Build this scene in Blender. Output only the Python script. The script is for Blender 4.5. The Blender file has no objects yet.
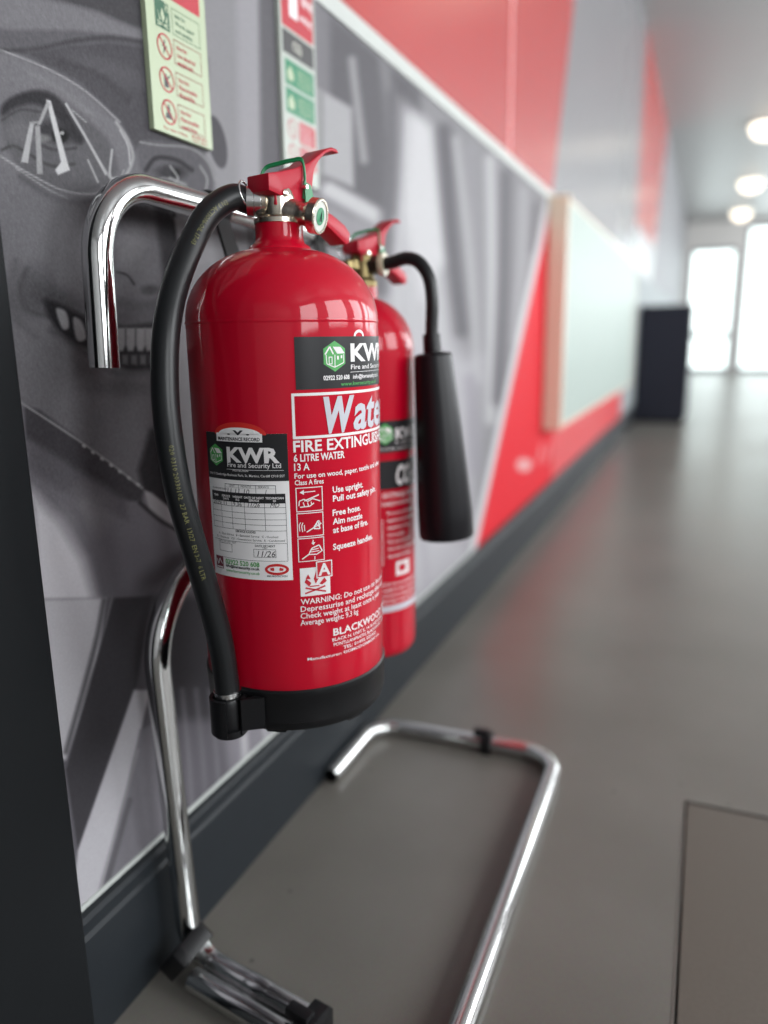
import bpy, bmesh, math, random
import numpy as np
from mathutils import Vector, Matrix

random.seed(7)
rng = np.random.default_rng(7)
S = bpy.context.scene
C = S.collection

# ------------------------------------------------------------------ camera
CX, CZ, FPX = 0.49, 0.6517, 760.0          # camera: distance from the wall, height, focal length in pixels
AX = np.array([0.92303836, -0.07301608, -0.37771529])   # world x, y, z seen in camera axes (right, up, forward)
AY = np.array([0.38447299, 0.2093899, 0.8990753])
AZ = np.array([-0.01344282, 0.97510231, -0.22134762])
cd = bpy.data.cameras.new('camera')
cam = bpy.data.objects.new('camera', cd)
C.objects.link(cam)
M = Matrix(((AX[0], AX[1], -AX[2], CX), (AY[0], AY[1], -AY[2], 0.0), (AZ[0], AZ[1], -AZ[2], CZ), (0, 0, 0, 1)))
cam.matrix_world = M
cd.sensor_width = 36.0
cd.lens = FPX / 1024 * 36.0
cd.clip_start = 0.02
cd.clip_end = 200
cd.dof.use_dof = True
cd.dof.focus_distance = 0.60
cd.dof.aperture_fstop = 2.1
S.camera = cam

# ------------------------------------------------------------------ world, large lights, exposure
w = bpy.data.worlds.new('overcast_sky')
S.world = w
w.use_nodes = True
bg = w.node_tree.nodes['Background']
bg.inputs[0].default_value = (0.93, 0.97, 1.0, 1)
bg.inputs[1].default_value = 3.5


def area(name, loc, size, rot, power, col=(1, 1, 1)):
    l = bpy.data.lights.new(name, 'AREA')
    l.shape = 'RECTANGLE'
    l.size, l.size_y = size
    l.energy = power
    l.color = col
    o = bpy.data.objects.new(name, l)
    C.objects.link(o)
    o.location = loc
    o.rotation_euler = rot
    return o


# area lamps added as daylight in the openings of the unseen right-hand wall
WIN = [(-1.9, -0.4), (0.2, 1.7), (2.3, 3.8), (4.4, 5.9), (6.5, 8.0), (8.6, 10.1), (10.7, 12.2), (12.8, 14.3)]  # nearest and farthest openings added for frontal light and a brighter far end
RX = 3.0
for a, b in WIN:
    area('daylight', (RX + 0.12, (a + b) / 2, 1.55), (1.5, b - a - .06), (0, math.pi / 2, 0), 40 if a < 0 else 46, (0.95, 0.98, 1.0))
S.view_settings.view_transform = 'Standard'
S.view_settings.look = 'None'
S.view_settings.exposure = 0.12
S.view_settings.gamma = 1.0
S.view_settings.use_curve_mapping = False


# ------------------------------------------------------------------ materials
def lin(c):
    out = []
    for v in c[:3]:
        v = v / 255.0
        out.append(v / 12.92 if v <= 0.04045 else ((v + 0.055) / 1.055) ** 2.4)
    return tuple(out)


MATS = {}


def mat(name, col, rough=0.5, metal=0.0, coat=0.0, var=0.06, scale=40.0, bump=0.0, bscale=None, crough=0.05,
        spec=0.5, srgb=True, rvar=0.0):
    if name in MATS:
        return MATS[name]
    m = bpy.data.materials.new(name)
    m.use_nodes = True
    nt = m.node_tree
    b = nt.nodes['Principled BSDF']
    c = lin(col) if srgb else col
    tc = nt.nodes.new('ShaderNodeTexCoord')
    nz = nt.nodes.new('ShaderNodeTexNoise')
    nz.inputs['Scale'].default_value = scale
    nz.inputs['Detail'].default_value = 6
    nt.links.new(tc.outputs['Object'], nz.inputs['Vector'])
    mx = nt.nodes.new('ShaderNodeMix')
    mx.data_type = 'RGBA'
    mx.inputs[6].default_value = (*[v * (1 - var) for v in c], 1)
    mx.inputs[7].default_value = (*[min(1, v * (1 + var)) for v in c], 1)
    nt.links.new(nz.outputs['Fac'], mx.inputs[0])
    nt.links.new(mx.outputs[2], b.inputs['Base Color'])
    b.inputs['Roughness'].default_value = rough
    if rvar:
        mr = nt.nodes.new('ShaderNodeMapRange')
        mr.inputs[3].default_value = max(0, rough - rvar)
        mr.inputs[4].default_value = rough + rvar
        nt.links.new(nz.outputs['Fac'], mr.inputs[0])
        nt.links.new(mr.outputs[0], b.inputs['Roughness'])
    b.inputs['Metallic'].default_value = metal
    b.inputs['Coat Weight'].default_value = coat
    b.inputs['Coat Roughness'].default_value = crough
    b.inputs['Specular IOR Level'].default_value = spec
    if bump:
        n2 = nt.nodes.new('ShaderNodeTexNoise')
        n2.inputs['Scale'].default_value = bscale or scale * 4
        n2.inputs['Detail'].default_value = 4
        nt.links.new(tc.outputs['Object'], n2.inputs['Vector'])
        bp = nt.nodes.new('ShaderNodeBump')
        bp.inputs['Strength'].default_value = bump
        bp.inputs['Distance'].default_value = 0.001
        nt.links.new(n2.outputs['Fac'], bp.inputs['Height'])
        nt.links.new(bp.outputs['Normal'], b.inputs['Normal'])
    MATS[name] = m
    return m


def emis(name, col, strength):
    m = bpy.data.materials.new(name)
    m.use_nodes = True
    nt = m.node_tree
    nt.nodes.remove(nt.nodes['Principled BSDF'])
    e = nt.nodes.new('ShaderNodeEmission')
    e.inputs[0].default_value = (*col, 1)
    e.inputs[1].default_value = strength
    nt.links.new(e.outputs[0], nt.nodes['Material Output'].inputs[0])
    return m


RED = mat('gloss_red_paint', (0.47, 0.0006, 0.017), 0.4, spec=0.12, coat=0.6, var=0.03, scale=8, srgb=False, crough=0.035)
RED2 = mat('red_lever_paint', (0.42, 0.005, 0.022), 0.42, spec=0.25, coat=0.1, var=0.05, scale=60, srgb=False, crough=0.12)
REDP = mat('red_print', (0.50, 0.012, 0.025), 0.4, var=0.04, srgb=False)
CHROME = mat('chrome', (0.62, 0.625, 0.62), 0.11, metal=1.0, var=0.04, scale=90, srgb=False, bump=0.03, bscale=160, rvar=0.03)
NICKEL = mat('nickel_brass', (0.62, 0.56, 0.47), 0.24, metal=1.0, var=0.12, scale=90, srgb=False, bump=0.08, bscale=300)
BRASS = mat('dull_brass', (0.24, 0.19, 0.09), 0.42, metal=1.0, var=0.15, scale=90, srgb=False)
STEEL = mat('steel', (0.7, 0.7, 0.7), 0.2, metal=1.0, var=0.05, srgb=False)
BLACK = mat('black_plastic', (0.008, 0.008, 0.009), 0.36, spec=0.28, var=0.1, srgb=False, bump=0.05, bscale=500)
RUBBER = mat('black_rubber', (0.010, 0.011, 0.012), 0.34, spec=0.32, var=0.15, srgb=False, bump=0.06, bscale=700)
HORN = mat('horn_plastic', (0.007, 0.007, 0.009), 0.36, spec=0.3, var=0.1, srgb=False)
VBLACK = mat('black_label', (0.018, 0.018, 0.02), 0.35, spec=0.3, var=0.05, srgb=False)
WHITEP = mat('white_print', (225, 222, 222), 0.4, var=0.03)
SILVERP = mat('silver_print', (190, 190, 198), 0.35, var=0.04)
LABELW = mat('paper_label', (236, 234, 234), 0.45, var=0.03, scale=70)
GREENP = mat('green_print', (70, 160, 78), 0.4, var=0.06)
INKP = mat('ink_print', (40, 40, 44), 0.5, var=0.1)
SIGNG = mat('photoluminescent_plate', (170, 182, 152), 0.4, var=0.03, scale=30)
SIGNE = mat('sign_edge', (190, 190, 178), 0.5)
SGREEN = mat('sign_green', (26, 84, 56), 0.4)
SGREEN2 = mat('sign_emerald', (8, 118, 80), 0.4)
SREDP = mat('sign_red', (172, 24, 42), 0.4)
SBLACK = mat('sign_black', (48, 46, 48), 0.4)
TIE = mat('green_plastic_tie', (10, 120, 70), 0.35, var=0.1)
YELLOWT = mat('hose_stencil', (98, 97, 54), 0.5, var=0.3, scale=300)
ALU = mat('white_aluminium_strip', (184, 188, 184), 0.5, var=0.03)


# ------------------------------------------------------------------ mesh helpers
def setp(o, label=None, cat=None, group=None, kind=None):
    if label: o['label'] = label
    if cat: o['category'] = cat
    if group: o['group'] = group
    if kind: o['kind'] = kind
    return o


def empty(name, loc, label, cat, group=None):
    o = bpy.data.objects.new(name, None)
    o.empty_display_size = 0.05
    C.objects.link(o)
    o.location = loc
    return setp(o, label, cat, group)


def wloc(o):
    v = Vector((0, 0, 0))
    while o:
        v += o.location
        o = o.parent
    return v


def obj(name, geo, m, parent=None, smooth=None, base=None, label=None):
    """geo: (verts, faces) in world coordinates -> one mesh object whose origin is its parent's (or base)"""
    V, F = geo
    me = bpy.data.meshes.new(name)
    org = wloc(parent) if parent else Vector(base or (0, 0, 0))
    me.from_pydata([(v[0] - org.x, v[1] - org.y, v[2] - org.z) for v in V], [], [list(f) for f in F])
    me.validate()
    o = bpy.data.objects.new(name, me)
    C.objects.link(o)
    me.materials.append(m)
    if parent:
        o.parent = parent
    else:
        o.location = org
    if smooth is not None:
        me.polygons.foreach_set('use_smooth', [True] * len(me.polygons))
        me.set_sharp_from_angle(angle=math.radians(smooth))
    if label: o['label'] = label
    return o


def join(*gs):
    V, F = [], []
    for v, f in gs:
        n = len(V)
        V += list(v)
        F += [[i + n for i in q] for q in f]
    return V, F


def bmgeo(bm):
    bm.verts.ensure_lookup_table()
    bm.verts.index_update()
    V = [tuple(v.co) for v in bm.verts]
    F = [[v.index for v in f.verts] for f in bm.faces]
    bm.free()
    return V, F


def bevelled(geo, r, seg=2):
    bm = bmesh.new()
    vs = [bm.verts.new(v) for v in geo[0]]
    for f in geo[1]:
        try:
            bm.faces.new([vs[i] for i in f])
        except ValueError:
            pass
    bmesh.ops.recalc_face_normals(bm, faces=bm.faces)
    if r > 0:
        ed = [e for e in bm.edges if len(e.link_faces) == 2 and e.calc_face_angle(0) > math.radians(35)]
        bmesh.ops.bevel(bm, geom=ed, offset=r, segments=seg, affect='EDGES', profile=0.5, clamp_overlap=True)
    return bmgeo(bm)


def box(x0, x1, y0, y1, z0, z1, bev=0.0, seg=2):
    V = [(x, y, z) for x in (x0, x1) for y in (y0, y1) for z in (z0, z1)]
    F = [(0, 1, 3, 2), (4, 6, 7, 5), (0, 4, 5, 1), (2, 3, 7, 6), (0, 2, 6, 4), (1, 5, 7, 3)]
    return bevelled((V, F), bev, seg) if bev else (V, F)


def lathe(prof, axis, seg=64, caps=True):
    """prof [(r, z)], axis (x, y)"""
    V, F = [], []
    for r, z in prof:
        for i in range(seg):
            a = 2 * math.pi * i / seg
            V.append((axis[0] + r * math.cos(a), axis[1] + r * math.sin(a), z))
    n = len(prof)
    for k in range(n - 1):
        for i in range(seg):
            j = (i + 1) % seg
            F.append((k * seg + i, k * seg + j, (k + 1) * seg + j, (k + 1) * seg + i))
    if caps:
        if prof[0][0] > 1e-6: F.append(tuple(range(seg - 1, -1, -1)))
        if prof[-1][0] > 1e-6: F.append(tuple((n - 1) * seg + i for i in range(seg)))
    return V, F


def frames(P):
    P = [Vector(p) for p in P]
    T = []
    for i in range(len(P)):
        a = P[max(0, i - 1)]
        b = P[min(len(P) - 1, i + 1)]
        T.append((b - a).normalized())
    n = T[0].orthogonal().normalized()
    N = []
    for i, t in enumerate(T):
        n = (n - t * n.dot(t)).normalized()
        N.append(n)
    return P, T, N


def tube(path, rad, seg=20, caps=True, ref=None):
    P, T, N = frames(path)
    V, F = [], []
    for i, (p, t, n) in enumerate(zip(P, T, N)):
        r = rad[i] if isinstance(rad, (list, tuple)) else rad
        b = t.cross(n)
        for k in range(seg):
            a = 2 * math.pi * k / seg
            V.append(tuple(p + (n * math.cos(a) + b * math.sin(a)) * r))
    for i in range(len(P) - 1):
        for k in range(seg):
            j = (k + 1) % seg
            F.append((i * seg + k, i * seg + j, (i + 1) * seg + j, (i + 1) * seg + k))
    if caps:
        F.append(tuple(range(seg - 1, -1, -1)))
        F.append(tuple((len(P) - 1) * seg + k for k in range(seg)))
    return V, F


def hollow_tube(path, r, ri, seg=24):
    """tube with open, hollow ends"""
    V, F = tube(path, r, seg, caps=False)
    n = len(path)
    V2, F2 = tube(path, ri, seg, caps=False)
    o = len(V)
    V += V2
    F += [tuple(reversed([i + o for i in f])) for f in F2]
    for k in range(seg):
        j = (k + 1) % seg
        F.append((k, o + k, o + j, j))
        e = (n - 1) * seg
        F.append((e + k, e + j, o + e + j, o + e + k))
    return V, F


def catmull(P, n=8, closed=False):
    P = [np.array(p, float) for p in P]
    out = []
    N = len(P)
    rg = range(N) if closed else range(N - 1)
    for i in rg:
        if closed:
            p0, p1, p2, p3 = P[i - 1], P[i], P[(i + 1) % N], P[(i + 2) % N]
        else:
            p1, p2 = P[i], P[i + 1]
            p0 = P[i - 1] if i else 2 * p1 - p2
            p3 = P[i + 2] if i + 2 < N else 2 * p2 - p1
        for k in range(n):
            t = k / n
            out.append(0.5 * (2 * p1 + (p2 - p0) * t + (2 * p0 - 5 * p1 + 4 * p2 - p3) * t * t + (3 * p1 - p0 - 3 * p2 + p3) * t ** 3))
    if not closed: out.append(P[-1])
    return [tuple(p) for p in out]


def fillet(P, R, n=12):
    """polyline with rounded bends"""
    P = [Vector(p) for p in P]
    out = [P[0]]
    for i in range(1, len(P) - 1):
        r = R[i - 1] if isinstance(R, (list, tuple)) else R
        a = (P[i - 1] - P[i]).normalized()
        b = (P[i + 1] - P[i]).normalized()
        ang = a.angle(b)
        d = r / math.tan(ang / 2)
        s, e = P[i] + a * d, P[i] + b * d
        cc = P[i] + (a + b).normalized() * (r / math.sin(ang / 2))
        u, v = s - cc, e - cc
        tot = u.angle(v)
        for k in range(n + 1):
            t = k / n
            out.append(cc + (u * math.sin((1 - t) * tot) + v * math.sin(t * tot)) / math.sin(tot))
    out.append(P[-1])
    return [tuple(p) for p in out]


def rod(p, q, r, seg=20):
    p, q = Vector(p), Vector(q)
    return tube([p, p.lerp(q, .5), q], r, seg)


def revolve(p, d, prof, seg=24):
    """prof [(s, r)] along direction d from p"""
    p, d = Vector(p), Vector(d).normalized()
    n = d.orthogonal().normalized()
    b = d.cross(n)
    V, F = [], []
    for s, r in prof:
        for k in range(seg):
            a = 2 * math.pi * k / seg
            V.append(tuple(p + d * s + (n * math.cos(a) + b * math.sin(a)) * r))
    for i in range(len(prof) - 1):
        for k in range(seg):
            j = (k + 1) % seg
            F.append((i * seg + k, i * seg + j, (i + 1) * seg + j, (i + 1) * seg + k))
    F.append(tuple(range(seg - 1, -1, -1)))
    F.append(tuple((len(prof) - 1) * seg + k for k in range(seg)))
    return V, F


def torus_path(c, d, r, n=24):
    c, d = Vector(c), Vector(d).normalized()
    a = d.orthogonal().normalized()
    b = d.cross(a)
    return [tuple(c + (a * math.cos(2 * math.pi * k / n) + b * math.sin(2 * math.pi * k / n)) * r) for k in range(n + 1)]


def prism(poly, f0, f1, bev=0.0):
    """poly: list of 2D points; f0 / f1 map a 2D point onto the two faces"""
    n = len(poly)
    V = [f0(*p) for p in poly] + [f1(*p) for p in poly]
    F = [tuple(range(n)), tuple(range(2 * n - 1, n - 1, -1))]
    for i in range(n):
        j = (i + 1) % n
        F.append((i, i + n, j + n, j))
    return bevelled((V, F), bev, 2)


# ---- flat print: shapes in a (u, v) sheet, cut fine along u so they can wrap round a cylinder
def text2d(s, cap, x=0.0, y=0.0, width=None, bold=0.0, shear=0.0, align='L', res=2):
    cu = bpy.data.curves.new('t', 'FONT')
    cu.body = s
    cu.resolution_u = res
    cu.offset = bold
    cu.shear = shear
    cu.fill_mode = 'FRONT'
    ob = bpy.data.objects.new('t', cu)
    me = bpy.data.meshes.new_from_object(ob)
    V = np.array([v.co[:2] for v in me.vertices])
    F = [list(p.vertices) for p in me.polygons]
    bpy.data.objects.remove(ob)
    bpy.data.curves.remove(cu)
    bpy.data.meshes.remove(me)
    if not len(V): return [], []
    V = V * (cap / 0.70)
    V[:, 0] -= V[:, 0].min()
    wd = V[:, 0].max()
    if width:
        V[:, 0] *= width / wd
        wd = width
    if align == 'C': V[:, 0] -= wd / 2
    if align == 'R': V[:, 0] -= wd
    V[:, 0] += x
    V[:, 1] += y
    return [tuple(v) for v in V], F


def rect2d(x0, y0, x1, y1):
    return [(x0, y0), (x1, y0), (x1, y1), (x0, y1)], [(0, 1, 2, 3)]


def frame2d(x0, y0, x1, y1, t):
    return join(rect2d(x0, y0, x1, y0 + t), rect2d(x0, y1 - t, x1, y1), rect2d(x0, y0 + t, x0 + t, y1 - t), rect2d(x1 - t, y0 + t, x1, y1 - t))


def poly2d(P):
    return list(P), [tuple(range(len(P)))]


def line2d(P, t):
    out = []
    for (a, b), (c, d) in zip(P[:-1], P[1:]):
        L = math.hypot(c - a, d - b) or 1e-9
        nx, ny = -(d - b) / L * t / 2, (c - a) / L * t / 2
        out.append(([(a + nx, b + ny), (c + nx, d + ny), (c - nx, d - ny), (a - nx, b - ny)], [(0, 1, 2, 3)]))
    return join(*out)


def ell2d(cx, cy, rx, ry, n=28, a0=0, a1=360):
    P = [(cx + rx * math.cos(math.radians(a0 + (a1 - a0) * k / n)), cy + ry * math.sin(math.radians(a0 + (a1 - a0) * k / n))) for k in range(n + (a1 - a0 < 360))]
    return poly2d(P)


def ring2d(cx, cy, rx, ry, t, n=28, a0=0, a1=360):
    V, F = [], []
    for k in range(n + 1):
        a = math.radians(a0 + (a1 - a0) * k / n)
        V += [(cx + rx * math.cos(a), cy + ry * math.sin(a)), (cx + (rx - t) * math.cos(a), cy + (ry - t) * math.sin(a))]
    for k in range(n):
        F.append((2 * k, 2 * k + 2, 2 * k + 3, 2 * k + 1))
    return V, F


def cut_u(geo, step):
    V, F = geo
    bm = bmesh.new()
    vs = [bm.verts.new((v[0], v[1], 0)) for v in V]
    for f in F:
        try:
            bm.faces.new([vs[i] for i in f])
        except ValueError:
            pass
    u0 = min(v[0] for v in V)
    u1 = max(v[0] for v in V)
    k = math.ceil(u0 / step)
    while k * step < u1:
        bmesh.ops.bisect_plane(bm, geom=bm.verts[:] + bm.edges[:] + bm.faces[:], plane_co=(k * step, 0, 0), plane_no=(1, 0, 0), dist=1e-7)
        k += 1
    return bmgeo(bm)


def cyl_map(axis, R, th0, z0, layer):
    """sheet (u to the right, v up) wrapped on a standing cylinder; u = 0 at angle th0 (degrees)"""
    r = R + 0.00022 * layer

    def f(v):
        a = math.radians(th0) + v[0] / R
        return (axis[0] + r * math.cos(a), axis[1] + r * math.sin(a), z0 + v[1])
    return f


def wrap(name, geos, m, parent, axis, R, th0, z0, layer, step=0.0035, label=None):
    g = cut_u(join(*geos), step)
    f = cyl_map(axis, R, th0, z0, layer)
    return obj(name, ([f(v) for v in g[0]], g[1]), m, parent, smooth=30, label=label)


def flat(name, geos, m, parent, x, y0, z0, layer, label=None):
    g = join(*geos)
    xx = x + 0.0002 * layer
    return obj(name, ([(xx, y0 + v[0], z0 + v[1]) for v in g[0]], g[1]), m, parent, label=label)


# ------------------------------------------------------------------ the setting
LY = 15.0        # far end of the hall
Y0 = -2.6        # wall behind the camera
HC = 2.55        # ceiling


def floor_mat():
    m = bpy.data.materials.new('grey_vinyl_floor')
    m.use_nodes = True
    nt = m.node_tree
    b = nt.nodes['Principled BSDF']
    tc = nt.nodes.new('ShaderNodeTexCoord')
    n1 = nt.nodes.new('ShaderNodeTexNoise')
    n1.inputs['Scale'].default_value = 3.0
    n1.inputs['Detail'].default_value = 8
    n2 = nt.nodes.new('ShaderNodeTexNoise')
    n2.inputs['Scale'].default_value = 420.0
    n2.inputs['Detail'].default_value = 3
    for n in (n1, n2): nt.links.new(tc.outputs['Object'], n.inputs['Vector'])
    r1 = nt.nodes.new('ShaderNodeValToRGB')
    r1.color_ramp.elements[0].position = .3
    r1.color_ramp.elements[1].position = .7
    r1.color_ramp.elements[0].color = (*lin((98, 95, 89)), 1)
    r1.color_ramp.elements[1].color = (*lin((116, 113, 107)), 1)
    nt.links.new(n1.outputs['Fac'], r1.inputs[0])
    mx = nt.nodes.new('ShaderNodeMix')
    mx.data_type = 'RGBA'
    mx.blend_type = 'OVERLAY'
    mx.inputs[0].default_value = 0.22
    nt.links.new(r1.outputs[0], mx.inputs[6])
    nt.links.new(n2.outputs['Color'], mx.inputs[7])
    # sparse dark scuffs
    v = nt.nodes.new('ShaderNodeTexVoronoi')
    v.inputs['Scale'].default_value = 16
    nt.links.new(tc.outputs['Object'], v.inputs['Vector'])
    r2 = nt.nodes.new('ShaderNodeValToRGB')
    r2.color_ramp.elements[0].position = .035
    r2.color_ramp.elements[1].position = .06
    r2.color_ramp.elements[0].color = (.45, .45, .45, 1)
    r2.color_ramp.elements[1].color = (1, 1, 1, 1)
    nt.links.new(v.outputs['Distance'], r2.inputs[0])
    m2 = nt.nodes.new('ShaderNodeMix')
    m2.data_type = 'RGBA'
    m2.blend_type = 'MULTIPLY'
    m2.inputs[0].default_value = 0.8
    nt.links.new(mx.outputs[2], m2.inputs[6])
    nt.links.new(r2.outputs[0], m2.inputs[7])
    nt.links.new(m2.outputs[2], b.inputs['Base Color'])
    mr = nt.nodes.new('ShaderNodeMapRange')
    mr.inputs[3].default_value = .24
    mr.inputs[4].default_value = .40
    nt.links.new(n1.outputs['Fac'], mr.inputs[0])
    nt.links.new(mr.outputs[0], b.inputs['Roughness'])
    bp = nt.nodes.new('ShaderNodeBump')
    bp.inputs['Strength'].default_value = .12
    bp.inputs['Distance'].default_value = .0006
    nt.links.new(n2.outputs['Fac'], bp.inputs['Height'])
    nt.links.new(bp.outputs['Normal'], b.inputs['Normal'])
    return m


FLOORM = floor_mat()
# floor with an opening for the access cover
HX0, HX1, HY0, HY1 = 0.505, 1.105, 0.46, 1.062
fl = join(box(-0.4, HX0, Y0, LY, -0.06, 0), box(HX1, RX + .1, Y0, LY, -0.06, 0),
          box(HX0, HX1, Y0, HY0, -0.06, 0), box(HX0, HX1, HY1, LY, -0.06, 0), box(HX0, HX1, HY0, HY1, -0.06, -0.03))
floor = setp(obj('floor', fl, FLOORM), 'mottled grey vinyl floor with a soft sheen', 'floor', kind='structure')
HATCHM = mat('access_cover_vinyl', (96, 90, 82), 0.36, var=0.12, scale=220, bump=0.2, bscale=500)
obj('access_cover', box(HX0 + .005, HX1 - .005, HY0 + .004, HY1 - .005, -0.028, -0.0008, .0008), HATCHM, floor, label='square floor access cover set flush in the floor')
EDGEM = mat('metal_edge', (150, 148, 142), 0.35, metal=0.8)
obj('edge_strip', box(HX0, HX0 + .0022, HY0, HY1, -0.028, 0.0006), EDGEM, floor, label='thin metal edging along the access cover')
obj('edge_strip', box(HX0 + .0022, HX1, HY1 - .0022, HY1, -0.028, -0.002), mat('dark_edge', (60, 58, 55), .5), floor)

# wall left: core behind, printed panel in front, upper glossy panels
WALLM = mat('grey_wall_paint', (150, 150, 153), 0.35, var=0.03, scale=6)
wall = setp(obj('wall_left', box(-0.30, -0.016, 0.30, LY, 0, HC), WALLM), 'left wall clad in printed panels, red above and a grey photo mural below', 'wall', kind='structure')
obj('wall_core', box(-0.30, -0.016, Y0, 0.30, 0, HC), mat('dark_wall', (60, 60, 64), .5), wall)

MX = -0.012      # face of the mural


def ray(u, v):
    c = np.array([u - 384.0, 512.0 - v, FPX])
    return np.array([AX @ c, AY @ c, AZ @ c])


def to_px(y, z, x=MX):
    """where a wall point shows in the photograph: used to lay out the printed picture on the wall panel"""
    d = [x - CX, y, z - CZ]
    q = [AX[i] * d[0] + AY[i] * d[1] + AZ[i] * d[2] for i in range(3)]
    return 384 + FPX * q[0] / q[2], 512 - FPX * q[1] / q[2]


def mural():
    ys = np.concatenate([np.arange(.40, .80, .0011), np.arange(.80, .86, .003), np.arange(.86, 1.3, .005), np.arange(1.3, 2.801, .012)])
    zs = np.linspace(.136, 1.082, 780)
    Yg, Zg = np.meshgrid(ys, zs)
    U, Vv = to_px(Yg, Zg)
    col = np.zeros(U.shape + (3,))

    def put(mask, c, a=1.0):
        m = np.clip(mask * a, 0, 1)[..., None]
        col[:] = col * (1 - m) + np.array(c, float) * m

    def sdf(P):
        P = np.array(P, float)
        d = np.full(U.shape, 1e9)
        s = np.ones(U.shape, bool)
        for i in range(len(P)):
            a, b = P[i], P[i - 1]
            e = b - a
            wx, wy = U - a[0], Vv - a[1]
            t = np.clip((wx * e[0] + wy * e[1]) / (e @ e + 1e-9), 0, 1)
            d = np.minimum(d, (wx - e[0] * t) ** 2 + (wy - e[1] * t) ** 2)
            c1 = Vv >= a[1]
            c2 = Vv < b[1]
            c3 = e[0] * wy > e[1] * wx
            s ^= (c1 & c2 & c3) | (~c1 & ~c2 & ~c3)
        return np.where(s, 1, -1) * np.sqrt(d)

    def P(pts, c, soft=3.0, a=1.0, sm=False):
        if sm: pts = catmull(pts, 5, True)
        put(np.clip(0.5 - sdf(pts) / soft, 0, 1), c, a)

    def L(pts, wdt, c, soft=2.0, a=1.0, sm=True):
        if sm and len(pts) > 2: pts = catmull(pts, 5)
        d = np.full(U.shape, 1e9)
        for p, q in zip(pts[:-1], pts[1:]):
            p, q = np.array(p), np.array(q)
            e = q - p
            wx, wy = U - p[0], Vv - p[1]
            t = np.clip((wx * e[0] + wy * e[1]) / (e @ e + 1e-9), 0, 1)
            d = np.minimum(d, (wx - e[0] * t) ** 2 + (wy - e[1] * t) ** 2)
        put(np.clip(0.5 - (np.sqrt(d) - wdt / 2) / soft, 0, 1), c, a)

    def E(cx, cy, rx, ry, c, soft=.3, a=1.0, rot=0.0):
        k = math.radians(rot)
        x = (U - cx) * math.cos(k) + (Vv - cy) * math.sin(k)
        y = -(U - cx) * math.sin(k) + (Vv - cy) * math.cos(k)
        d = np.sqrt((x / rx) ** 2 + (y / ry) ** 2)
        put(np.clip((1 - d) / soft + .5, 0, 1), c, a)

    g = lambda v, k=0: (v + k * .3, v - k * .2, v + k * .8)
    col[:] = g(142, 3)
    # ---- room behind the man, towards the right
    P([(236, -60), (262, -60), (262, 200), (240, 215)], g(156, 4), 10)
    P([(258, -60), (281, -60), (284, 230), (262, 240)], g(104, 4), 6)
    P([(316, -20), (360, 30), (352, 330), (318, 330)], g(128, 4), 8)
    P([(330, 15), (420, 90), (430, 250), (330, 190)], g(104, 4), 9)
    L([(384, 60), (392, 130)], 10, g(132, 3), 8)
    P([(318, 88), (352, 108), (354, 188), (318, 172)], g(172, 2), 5)
    L([(322, 92), (322, 180)], 3, g(140), 3)
    L([(330, 190), (420, 240)], 16, g(192, 2), 8)
    P([(320, 200), (420, 250), (420, 420), (330, 400)], g(150, 4), 12)
    L([(352, 60), (364, 160)], 7, g(160, 2), 7)
    P([(398, 100), (424, 120), (452, 330), (470, 520), (400, 600), (384, 360)], g(186, 3), 18)
    P([(412, 112), (432, 128), (446, 260), (420, 300), (404, 210)], g(204, 2), 12)
    L([(392, 96), (390, 190), (380, 290)], 14, g(112, 4), 12)
    L([(444, 130), (452, 240), (462, 330)], 14, g(104, 5), 10)
    L([(470, 150), (476, 280), (484, 380)], 12, g(146, 4), 10)
    L([(456, 140), (470, 260), (478, 380)], 6, g(178, 2), 8)
    L([(490, 160), (492, 280), (490, 420)], 9, g(188, 2), 8)
    L([(506, 175), (504, 280), (498, 400)], 11, g(108, 5), 8)
    L([(524, 190), (522, 260), (515, 340)], 7, g(166, 3), 6)
    L([(536, 205), (532, 250)], 6, g(118, 5), 6)
    P([(404, 330), (480, 360), (470, 560), (404, 620)], g(186, 5), 24, .8)
    L([(470, 380), (476, 470)], 10, g(150, 8), 10, .7)
    L([(452, 440), (458, 540)], 6, g(160, 6), 7, .8)
    L([(418, 470), (428, 600)], 6, g(164, 6), 7, .6)
    # ---- the man's head
    head = [(-30, -60), (196, -60), (205, 40), (206, 150), (200, 190), (188, 236), (178, 262), (170, 330), (172, 420), (166, 470), (140, 520), (-30, 520)]
    P(head, g(108, 4), 4)
    P([(-30, -60), (160, -60), (160, 36), (128, 26), (96, 12), (60, 2), (20, -6), (-30, -8)], g(70, 3), 6)            # cap crown
    P([(-30, -8), (20, -6), (60, 2), (96, 12), (128, 26), (160, 36), (160, 46), (110, 38), (70, 40), (30, 48), (-30, 48)], g(116, 4), 8)   # lighter cap band
    P([(-30, 26), (20, 30), (70, 30), (110, 34), (150, 42), (110, 39), (70, 41), (30, 49), (-30, 48)], g(92, 4), 5)
    L([(-20, 50), (30, 50), (70, 42), (110, 38), (150, 44)], 4, g(60, 3), 5)
    P([(20, 52), (70, 44), (110, 40), (150, 46), (206, 60), (206, 150), (150, 142), (134, 150), (118, 122), (80, 84), (40, 64)], g(76, 4), 9)        # forehead in shade
    E(110, 70, 40, 10, g(90, 4), 1.0, .7, 20)
    L([(60, 62), (96, 74), (128, 100)], 5, g(62, 3), 8, .7)
    P([(-20, 50), (6, 54), (46, 70), (82, 92), (118, 124), (132, 148), (128, 174), (116, 166), (104, 140), (72, 112), (48, 96), (20, 90), (-20, 98)], g(112, 4), 5)           # goggle frame
    L([(-20, 46), (6, 52), (46, 68), (84, 90), (120, 122)], 1.6, g(156, 2), 1.8)
    L([(30, 72), (62, 90), (94, 116)], 3, g(128, 3), 5, .7)
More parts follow.
